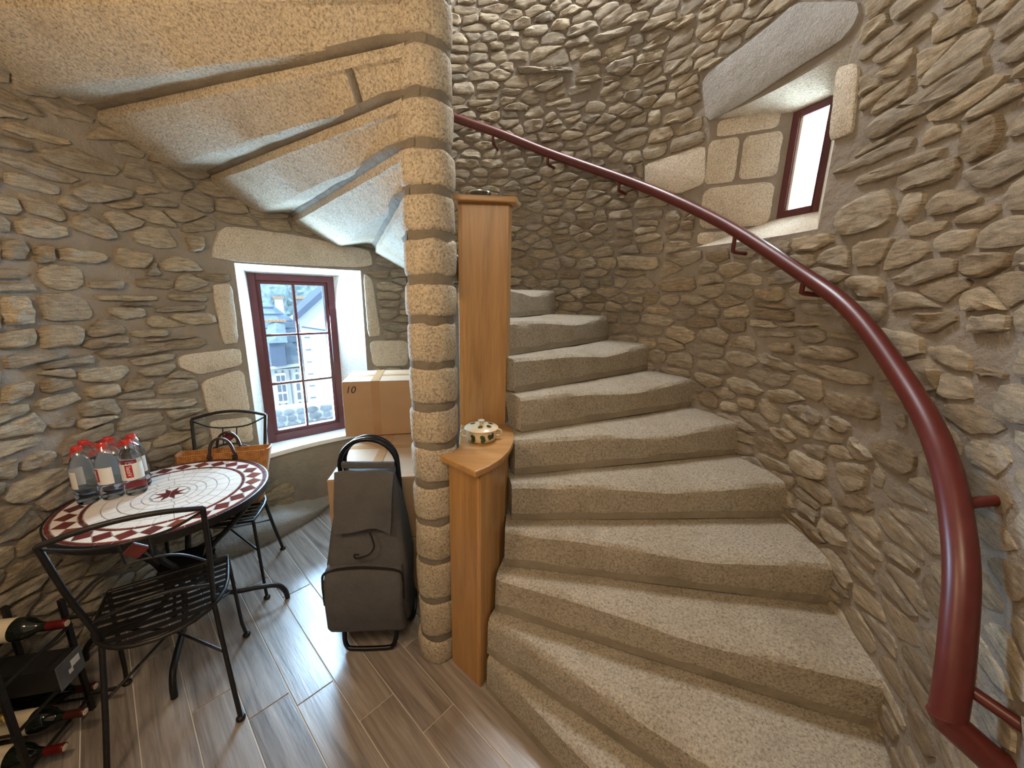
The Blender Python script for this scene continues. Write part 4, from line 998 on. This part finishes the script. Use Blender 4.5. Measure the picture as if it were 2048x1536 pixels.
# ------------------------------------------------------------------ iron chairs
def make_chair(label, loc, rz):
    t = thing('garden_chair', label, 'chair', loc, rz, 'black iron chairs at the mosaic table')
    I = 'iron'; r = 0.0075
    for s in (-1, 1):
        lg = part('back_post', tube_vf(spline([(s * 0.18, -0.222, 0.90), (s * 0.168, -0.165, 0.68), (s * 0.150, -0.100, 0.47), (s * 0.150, -0.105, 0.43), (s * 0.165, -0.165, 0.20), (s * 0.18, -0.222, 0.008)], 4), 0.0085, 8), I, t, 60)
        part('foot', lathe_vf([(0.014, 0.0), (0.016, 0.004), (0.016, 0.010), (0.009, 0.016), (0.001, 0.016)], 14, (s * 0.18, -0.222, 0)), I, lg, 50)
        lg = part('leg', tube_vf([(s * 0.185, 0.182, 0.45), (s * 0.19, 0.185, 0.30), (s * 0.196, 0.19, 0.09), (s * 0.205, 0.205, 0.008)], r, 8), I, t, 60)
        part('foot', lathe_vf([(0.014, 0.0), (0.016, 0.004), (0.016, 0.010), (0.009, 0.016), (0.001, 0.016)], 14, (s * 0.205, 0.205, 0)), I, lg, 50)
    def half(y):                                   # half width of the rounded seat
        return 0.188 if y > 0.02 else 0.188 * math.sqrt(max(0, 1 - ((0.02 - y) / 0.205) ** 2)) ** 0.9
    outl = [(-0.188, 0.185, 0.455), (0.188, 0.185, 0.455), (0.188, 0.10, 0.452)] + [(half(y), y, 0.450) for y in (0.02, -0.04, -0.09, -0.13, -0.16, -0.178)] + [(0.0, -0.186, 0.450)] + [(-half(y), y, 0.450) for y in (-0.178, -0.16, -0.13, -0.09, -0.04, 0.02)] + [(-0.188, 0.10, 0.452)]
    part('seat_frame', tube_vf(outl, r, 8, closed=True), I, t, 60)
    for k in range(9):
        y = 0.156 - k * 0.038; hw = half(y) - 0.003
        sg = [(-hw, y, 0.4545), (-hw * 0.5, y, 0.449), (0, y, 0.447), (hw * 0.5, y, 0.449), (hw, y, 0.4545)]
        mb = MB()
        for a, b in zip(sg[:-1], sg[1:]):
            v = [(a[0], y - 0.0115, a[2]), (b[0], y - 0.0115, b[2]), (b[0], y + 0.0115, b[2]), (a[0], y + 0.0115, a[2])]
            mb.add(v + [(x, yy, z - 0.003) for x, yy, z in v], [(0, 1, 2, 3), (7, 6, 5, 4), (0, 4, 5, 1), (2, 6, 7, 3)])
        part('slat', mb, I, t)
    part('top_rail', tube_vf(spline([(-0.18, -0.222, 0.90), (-0.09, -0.232, 0.922), (0, -0.236, 0.93), (0.09, -0.232, 0.922), (0.18, -0.222, 0.90)], 5), 0.0085, 8), I, t, 60)
    part('curved_rail', tube_vf(spline([(-0.178, -0.219, 0.888), (-0.09, -0.213, 0.848), (0, -0.211, 0.84), (0.09, -0.213, 0.848), (0.178, -0.219, 0.888)], 5), 0.0045, 6), I, t, 60)
    part('arched_rail', tube_vf(spline([(-0.168, -0.162, 0.66), (-0.10, -0.172, 0.725), (-0.032, -0.18, 0.75), (0.032, -0.18, 0.75), (0.10, -0.172, 0.725), (0.168, -0.162, 0.66)], 5), 0.0045, 6), I, t, 60)
    for s in (-1, 1): part('tile_holder', tube_vf([(s * 0.032, -0.18, 0.75), (s * 0.034, -0.205, 0.842)], 0.0035, 6), I, t, 60)
    part('lower_rail', tube_vf(spline([(-0.155, -0.122, 0.545), (-0.07, -0.135, 0.575), (0, -0.138, 0.583), (0.07, -0.135, 0.575), (0.155, -0.122, 0.545)], 5), 0.006, 6), I, t, 60)
    tl = MB(); c0 = Vector((0, -0.193, 0.797)); ey = Vector((0, -0.25, 0.968)); ex = Vector((1, 0, 0)); nn = Vector((0, 0.968, 0.25)) * 0.004
    q = [c0 + ex * 0.032, c0 + ey * 0.032, c0 - ex * 0.032, c0 - ey * 0.032]
    tl.add([p - nn for p in q] + [p + nn for p in q], [(3, 2, 1, 0), (4, 5, 6, 7), (0, 1, 5, 4), (1, 2, 6, 5), (2, 3, 7, 6), (3, 0, 4, 7)]); part('diamond_tile', tl, 'tile_red', t, None, 0.001)
    part('brace', tube_vf([(-0.192, 0.187, 0.28), (0, 0, 0.33), (0.162, -0.15, 0.26)], 0.005, 6), I, t, 60)
    part('brace', tube_vf([(0.192, 0.187, 0.28), (0, 0, 0.325), (-0.162, -0.15, 0.26)], 0.005, 6), I, t, 60)
    return t
make_chair('black iron slatted chair in the foreground, its back towards the viewer', (-1.290, 1.197, 0), R_(125.5 - 90))
make_chair('black iron chair behind the table, below the window, with the straw bag on it', (-1.548, 1.846, 0), R_(-72.4 - 90))

# ------------------------------------------------------------------ straw bag on the far chair
bag = thing('straw_bag', 'tan woven straw bag with brown leather handles on the far chair', 'bag', (-1.548, 1.846, 0.4565), R_(-72.4 - 90))
def bsec(w, d, cy): return rrect(w, d, 0.02, 3, cy)
bs = [(0.0, 0.33, 0.075, -0.035), (0.008, 0.345, 0.085, -0.037), (0.10, 0.375, 0.09, -0.065), (0.20, 0.41, 0.088, -0.09), (0.285, 0.44, 0.085, -0.108)]
vs = []; m = None
inner = [(z if z > 0.02 else 0.012, w - 0.012, d - 0.012, cy) for z, w, d, cy in bs[::-1]]
allsec = [(z, bsec(w, d, cy)) for z, w, d, cy in bs] + [(z, bsec(w, d, cy)) for z, w, d, cy in inner]
def sag(z, x): return z - (0.022 * (1 - (x / 0.22) ** 2) if z > 0.25 else 0)
m = len(allsec[0][1]); vs = [(x, y, sag(z, x)) for z, sec in allsec for x, y in sec]
fs = [(i * m + j, i * m + (j + 1) % m, (i + 1) * m + (j + 1) % m, (i + 1) * m + j) for i in range(len(allsec) - 1) for j in range(m)] + [tuple(range(m - 1, -1, -1)), tuple((len(allsec) - 1) * m + j for j in range(m))]
part('body', MB().add(vs, fs), 'wicker', bag, 50)
part('edge_binding', tube_vf([(x, y, sag(0.285, x) + 0.002) for x, y in bsec(0.436, 0.081, -0.108)], 0.0042, 6, closed=True), 'wicker', bag, 60)
for cy, s in ((-0.062, 1), (-0.154, -1)):
    hp = [(0.055 * math.cos(a) * (1.15 if a < 0.01 or a > 3.13 else 1.0), cy + s * 0.002, 0.268 + 0.105 * math.sin(a) ** 0.8 if 0 < a < math.pi else 0.268) for a in np.linspace(0.0, math.pi, 17)]
    hd = part('handle', tube_vf([(x, y, z) for x, y, z in hp], 0.0075, 8), 'leather', bag, 60)
    for x in (-0.058, 0.058):
        part('handle_tab', box_vf((x, cy + s * 0.004, 0.252), (0.026, 0.006, 0.045)), 'leather', hd, None, 0.002)
        part('buckle', tube_vf([(x - 0.008, cy + s * 0.008, 0.240), (x + 0.008, cy + s * 0.008, 0.240), (x + 0.008, cy + s * 0.008, 0.262), (x - 0.008, cy + s * 0.008, 0.262)], 0.0016, 6, closed=True), 'steel', hd, 60)

# ------------------------------------------------------------------ water bottles on the table
def water_bottle(label, x, y, rz, first):
    t = thing('water_bottle', label, 'bottle', (x, y, TZ + 0.0005), rz, 'shrink-wrapped water bottles on the table')
    pr = [(0.028, 0), (0.034, 0.003), (0.0365, 0.012), (0.0365, 0.05), (0.034, 0.055), (0.0365, 0.06), (0.0355, 0.10), (0.0365, 0.145), (0.036, 0.165), (0.030, 0.19), (0.020, 0.213), (0.0138, 0.226), (0.0135, 0.240)]
    part('plastic', lathe_vf(pr, 24), 'bottle_plastic', t, 60)
    cp = part('cap', lathe_vf([(0.0158, 0.230), (0.0162, 0.2315), (0.0162, 0.249), (0.0148, 0.251), (0.001, 0.251)], 24), 'cap_red', t, 40)
    def lab(a0, a1, z0, z1, mat, nm, e=0.0007, n=12):
        v = [((0.0368 + e) * math.cos(a0 + (a1 - a0) * i / n), (0.0368 + e) * math.sin(a0 + (a1 - a0) * i / n), z) for z in (z0, z1) for i in range(n + 1)]
        return part(nm, MB().add(v, [(i, i + 1, n + 2 + i, n + 1 + i) for i in range(n)]), mat, t, 60)
    lab(-0.2, 2.4, 0.075, 0.150, 'label_white', 'paper_label', n=20)
    rl = lab(0.55, 1.2, 0.088, 0.146, 'label_red', 'red_label', 0.0011)
    if first: lab(2.45, 5.6, 0.016, 0.052, 'label_red', 'red_film', 0.0009)
    me = text_mesh('Vittel', 0.021, 'letter_white', 'lettering'); a = 0.87
    o = ob('lettering', me, rl); o.matrix_local = Matrix(((-math.sin(a) * 0, -math.sin(a), math.cos(a), 0.0385 * math.cos(a)), (0, math.cos(a), math.sin(a), 0.0385 * math.sin(a)), (1, 0, 0, 0.117), (0, 0, 0, 1)))
    return t
bc = (-1.735, 1.495); ca, sa = math.cos(R_(33)), math.sin(R_(33)); wn_ = 0
names = {(-1, 0): 'water bottle with red cap at the front left corner of the pack', (0, 0): 'water bottle with red cap in the middle of the front row of the pack', (1, 0): 'water bottle with red cap and readable red label, right end of the front row', (-1, 1): 'water bottle with red cap at the wall side, left end of the pack', (0, 1): 'water bottle with red cap at the wall side, middle of the pack', (1, 1): 'rightmost water bottle with red cap, rear row of the pack on the table'}
for i in (-1, 0, 1):
    for j in (0, 1):
        water_bottle(names[(i, j)], bc[0] + 0.0745 * (i * ca - j * sa), bc[1] + 0.0745 * (i * sa + j * ca), R_({(-1, 0): 150, (0, 0): 200, (1, 0): 250, (1, 1): 235}.get((i, j), 90 + 40 * i)), (i, j) == (1, 0))

film = thing('shrink_film', 'crumpled clear and red shrink film over the water bottle caps', 'film', (bc[0], bc[1], TZ), R_(33))
fm = MB(); nx, ny = 15, 9
for i in range(nx):
    for j in range(ny):
        u, v = i / (nx - 1) * 2 - 1, j / (ny - 1) * 2 - 1; x, y = u * 0.100, 0.037 + v * 0.062
        near = min(math.hypot(x - a * 0.0745, y - b * 0.0745) for a in (-1, 0, 1) for b in (0, 1))
        z = 0.2525 - 0.030 * min(1, max(0, near - 0.014) / 0.028) - 0.02 * max(abs(u), abs(v)) ** 6 + 0.006 * noise.noise(Vector((x * 40, y * 40, 4)))
        if near < 0.019: z = max(z, 0.2525)
        fm.v.append((x, y, z))
for i in range(nx - 1):
    for j in range(ny - 1):
        a = i * ny + j; fm.f.append((a, a + ny, a + ny + 1, a + 1)); fm.m.append(0)
part('sheet', fm, 'film_red', film, 60)

# ------------------------------------------------------------------ wine rack, bottles and gift box at the lower left
rk = thing('wine_rack', 'dark metal wine rack standing against the left wall', 'rack', (-1.70, 1.05, 0))
RD = Vector((0.974, 0.225, 0)); RT = Vector((-0.225, 0.974, 0))              # outwards from the wall, along the wall
def rkp(o, a, z): p = Vector((-1.612, 1.145, 0)) - RD * o + RT * a; return Vector((p.x, p.y, z))
for o, a in ((0, 0), (0.16, 0), (0, -0.235), (0.16, -0.235)): part('post', tube_vf([rkp(o, a, 0.0), rkp(o, a, 0.505)], 0.010, 4), 'iron', rk, None, world=True)
for z in (0.07, 0.22, 0.40):
    for o in (0.0, 0.16): part('crossbar', tube_vf([rkp(o, -0.25, z - 0.012), rkp(o, 0.012, z - 0.012)], 0.006, 6), 'iron', rk, 60, world=True)
    for a in (0, -0.235): part('side_bar', tube_vf([rkp(0, a, z - 0.012), rkp(0.16, a, z - 0.012)], 0.005, 6), 'iron', rk, 60, world=True)
for z in (0.075, 0.425): part('bar_end', tube_vf([rkp(0, 0, z), rkp(-0.085, 0.004, z)], 0.0075, 6), 'iron', rk, 60, world=True)
def wine_bottle(label, tip, d, foil, green=False, lab=True):
    t = thing('wine_bottle', label, 'bottle', tip, 0, 'wine bottles in the rack')
    d = Vector(d).normalized(); M = d.to_track_quat('Z', 'Y').to_matrix().to_4x4()
    t.rotation_euler = M.to_euler()
    part('glass', lathe_vf([(0.0125, 0.0), (0.0145, 0.006), (0.0135, 0.012), (0.0135, 0.062), (0.018, 0.080), (0.030, 0.098), (0.0365, 0.118), (0.038, 0.135), (0.038, 0.275), (0.034, 0.283), (0.001, 0.280)], 24), 'wine_glass', t, 60)
    part('foil', lathe_vf([(0.001, -0.0015), (0.0135, -0.001), (0.0152, 0.004), (0.0150, 0.010), (0.0142, 0.014), (0.0142, 0.055)], 20), foil, t, 50)
    part('cork_end', lathe_vf([(0.001, -0.0024), (0.0105, -0.0022), (0.011, -0.0012)], 16), 'label_cream', t)
    if lab: part('paper_label', lathe_vf([(0.0384, 0.142), (0.0384, 0.235)], 24), 'label_cream', t, 60)
    return t
back = -RD
wine_bottle('wine bottle with bright red foil and cream label, top of the rack', rkp(-0.03, -0.035, 0.432), back + Vector((0, 0, 0.02)), 'foil_red')
wine_bottle('dark green wine bottle low in the rack, its neck behind the front post', rkp(-0.012, 0.02, 0.085), back, 'foil_dark', lab=False)
wine_bottle('wine bottle with brown foil neck below the black gift box', rkp(-0.07, -0.105, 0.108), back, 'foil_dark')
wine_bottle('wine bottle with dull red foil, lowest at the corner of the picture', rkp(-0.055, -0.18, 0.055), back, 'foil_red')
wine_bottle('champagne-style bottle with gold foil lying at the left edge', rkp(0.09, -0.16, 0.20), back, 'foil_gold')
gb = thing('gift_box', 'black bottle gift box with a white sticker on its end', 'box', rkp(-0.02, -0.055, 0.212))
gM = Matrix((( RD.x, RT.x, 0, 0), (RD.y, RT.y, 0, 0), (0, 0, 1, 0), (0, 0, 0, 1)))
gb.rotation_euler = gM.to_euler()
part('carton', box_vf((-0.16, 0, 0.048), (0.32, 0.092, 0.092)), 'gift_black', gb, None, 0.002)
part('end_plate', box_vf((0.002, 0, 0.048), (0.004, 0.098, 0.098)), 'slate_plate', gb, None, 0.001)
part('sticker', box_vf((0.0046, 0.018, 0.062), (0.0008, 0.034, 0.026)), 'white_sticker', gb)
part('sticker', box_vf((0.0046, -0.004, 0.04), (0.0008, 0.016, 0.016)), 'white_sticker', gb)

# ------------------------------------------------------------------ outside the big window: courtyard wall, houses, trees
EX = Matrix.Rotation(R_(29.5), 4, 'Z')
def ext(name, label, cat, at=(0, 0, 0), group=None):
    p = EX @ Vector(at); return thing(name, label, cat, p, R_(29.5), group)
g = ob('ground_outside', mesh_of('ground_outside', MB().add(*box_vf((0, 20, -2.7), (60, 50, 0.2))), 'ext_ground')); g.rotation_euler = (0, 0, R_(29.5)); tag(g, kind='structure')
cw = ext('courtyard_wall', 'rubble stone courtyard wall seen low through the big window', 'wall', (0, 6.6, -2.6))
part('core', box_vf((0, 0.2, 1.2), (5.0, 0.4, 2.42)), 'ext_mortar', cw)
random.seed(21); z = 1.70
while z < 2.38:
    hh = random.uniform(0.07, 0.12); x = -1.3 + random.uniform(0, .1)
    while x < 1.3:
        w = random.uniform(0.12, 0.24); pl = [(x, z), (x + w * random.uniform(.3, .6), z - .012), (x + w, z + .01), (x + w * .97, z + hh), (x + w * .4, z + hh + .01), (x + .01, z + hh)]
        vs, fs, uv = stone_geo(pl, lambda a, b, d: Vector((a, -d, b)), 0.02, 9, 0.004, 0.010, 1)
        part('stone', (vs, fs), 'ext_stone', cw, 60); x += w
    z += hh
gh = ext('gable_house', 'white rendered gable house on the right outside the big window', 'house', (0.04, 9.0, -2.6))
def ez(x, z): return (x, z + 2.6)
pf = [(0, 0), (4.4, 0), (4.4, 3.7), (2.2, 5.72), (0, 3.70)]
mb = MB(); n = len(pf); mb.add([(x, 0, z) for x, z in pf] + [(x, 5, z) for x, z in pf], [tuple(range(n)), tuple(range(2 * n - 1, n - 1, -1))] + [(i, n + i, n + (i + 1) % n, (i + 1) % n) for i in range(n)]); part('wall', mb, 'render_white', gh)
for a, b in (((-0.12, 3.60), (2.2, 5.74)), ((4.52, 3.60), (2.2, 5.74))):
    mb = MB(); mb.add([(a[0], -0.12, a[1]), (b[0], -0.12, b[1]), (b[0], 5.1, b[1]), (a[0], 5.1, a[1]), (a[0], -0.12, a[1] + 0.13), (b[0], -0.12, b[1] + 0.13), (b[0], 5.1, b[1] + 0.13), (a[0], 5.1, a[1] + 0.13)], [(3, 2, 1, 0), (4, 5, 6, 7), (0, 1, 5, 4), (1, 2, 6, 5), (2, 3, 7, 6), (3, 0, 4, 7)]); part('roof_slope', mb, 'slate_dark', gh)
part('cable', tube_vf([(0.02, -0.03, 3.52), (0.55, -0.03, 3.42), (1.6, -0.03, 3.35)], 0.012, 5), 'slate_dark', gh)
for k in range(8): part('wall_tie', box_vf((0.10, -0.01, 3.30 - k * 0.26), (0.10, 0.02, 0.02)), 'timber_grey', gh)
th = ext('timbered_house', 'half-timbered house with slate roof and dormer outside the big window', 'house', (0, 12.0, -2.6))
part('wall', box_vf((-1.45, 1.5, 1.07), (2.9, 3.0, 2.15)), 'render_white', th)
rm = MB(); rm.add([(-2.95, -0.12, 2.10), (0.02, -0.12, 2.30), (0.02, 1.1, 3.3), (-0.66, 1.2, 3.9), (-2.95, 1.2, 3.95), (-2.95, 2.9, 2.1), (0.02, 2.9, 2.2)], [(0, 1, 2, 3, 4), (4, 3, 6, 5), (3, 2, 1, 6), (0, 4, 5), (0, 5, 6, 1)]); part('roof', rm, 'slate_roof', th)
for k in range(9):
    z0 = 2.16 + k * 0.19; y0 = -0.13 + k * 0.145; x1 = 0.0 if k < 6 else -0.12 - (k - 6) * 0.22
    part('slate_course', box_vf(((-2.95 + x1) / 2, y0 + 0.03, z0 + 0.1), (x1 + 2.93, 0.02, 0.035)), 'slate_dark', th)
part('gutter', tube_vf([(-2.95, -0.15, 2.06), (0.02, -0.15, 2.27)], 0.045, 8), 'render_white', th, 60)
for x in np.arange(-2.8, -0.02, 0.165): part('timber', box_vf((x, -0.015, 1.06), (0.035, 0.03, 2.1)), 'timber_grey', th)
for cx in (-1.55, -0.555, -0.10):
    wd = part('window', box_vf((cx, -0.03, 1.62), (0.26, 0.06, 0.86)), 'render_white', th)
    for sx in (-1, 1):
        for r in range(3): part('window_pane', box_vf((cx + sx * 0.056, -0.062, 1.36 + r * 0.26), (0.085, 0.01, 0.20)), 'far_glass', wd)
dm = part('dormer', box_vf((-0.53, 0.1, 2.62), (0.34, 1.1, 0.62)), 'slate_dark', th)
drf = MB(); drf.add([(-0.78, -0.55, 2.93), (-0.28, -0.55, 2.93), (-0.53, -0.55, 3.05), (-0.73, 0.6, 3.35), (-0.33, 0.6, 3.35), (-0.53, 0.6, 3.42)], [(0, 1, 2), (0, 2, 5, 3), (1, 4, 5, 2), (3, 5, 4), (0, 3, 4, 1)]); part('dormer_roof', drf, 'slate_roof', dm)
for k in range(6): part('ridge_tile', box_vf((-0.745 + k * 0.085, 0.55, 3.43), (0.08, 0.10, 0.06)), 'terracotta', dm)
for x, y in ((-0.50, 3.4), (0.14, 3.4)):
    ch = ext('chimney', 'tall pale chimney %s behind the slate roof outside the big window' % ('left' if x < 0 else 'right'), 'chimney', (x, 12 + y, -2.6), 'chimneys outside the window')
    part('stack', box_vf((0, 0, 2.0), (0.24, 0.35, 4.0)), 'render_white' if x < 0 else 'timber_grey', ch); part('cap', box_vf((0, 0, 4.03), (0.32, 0.42, 0.07)), 'terracotta', ch)
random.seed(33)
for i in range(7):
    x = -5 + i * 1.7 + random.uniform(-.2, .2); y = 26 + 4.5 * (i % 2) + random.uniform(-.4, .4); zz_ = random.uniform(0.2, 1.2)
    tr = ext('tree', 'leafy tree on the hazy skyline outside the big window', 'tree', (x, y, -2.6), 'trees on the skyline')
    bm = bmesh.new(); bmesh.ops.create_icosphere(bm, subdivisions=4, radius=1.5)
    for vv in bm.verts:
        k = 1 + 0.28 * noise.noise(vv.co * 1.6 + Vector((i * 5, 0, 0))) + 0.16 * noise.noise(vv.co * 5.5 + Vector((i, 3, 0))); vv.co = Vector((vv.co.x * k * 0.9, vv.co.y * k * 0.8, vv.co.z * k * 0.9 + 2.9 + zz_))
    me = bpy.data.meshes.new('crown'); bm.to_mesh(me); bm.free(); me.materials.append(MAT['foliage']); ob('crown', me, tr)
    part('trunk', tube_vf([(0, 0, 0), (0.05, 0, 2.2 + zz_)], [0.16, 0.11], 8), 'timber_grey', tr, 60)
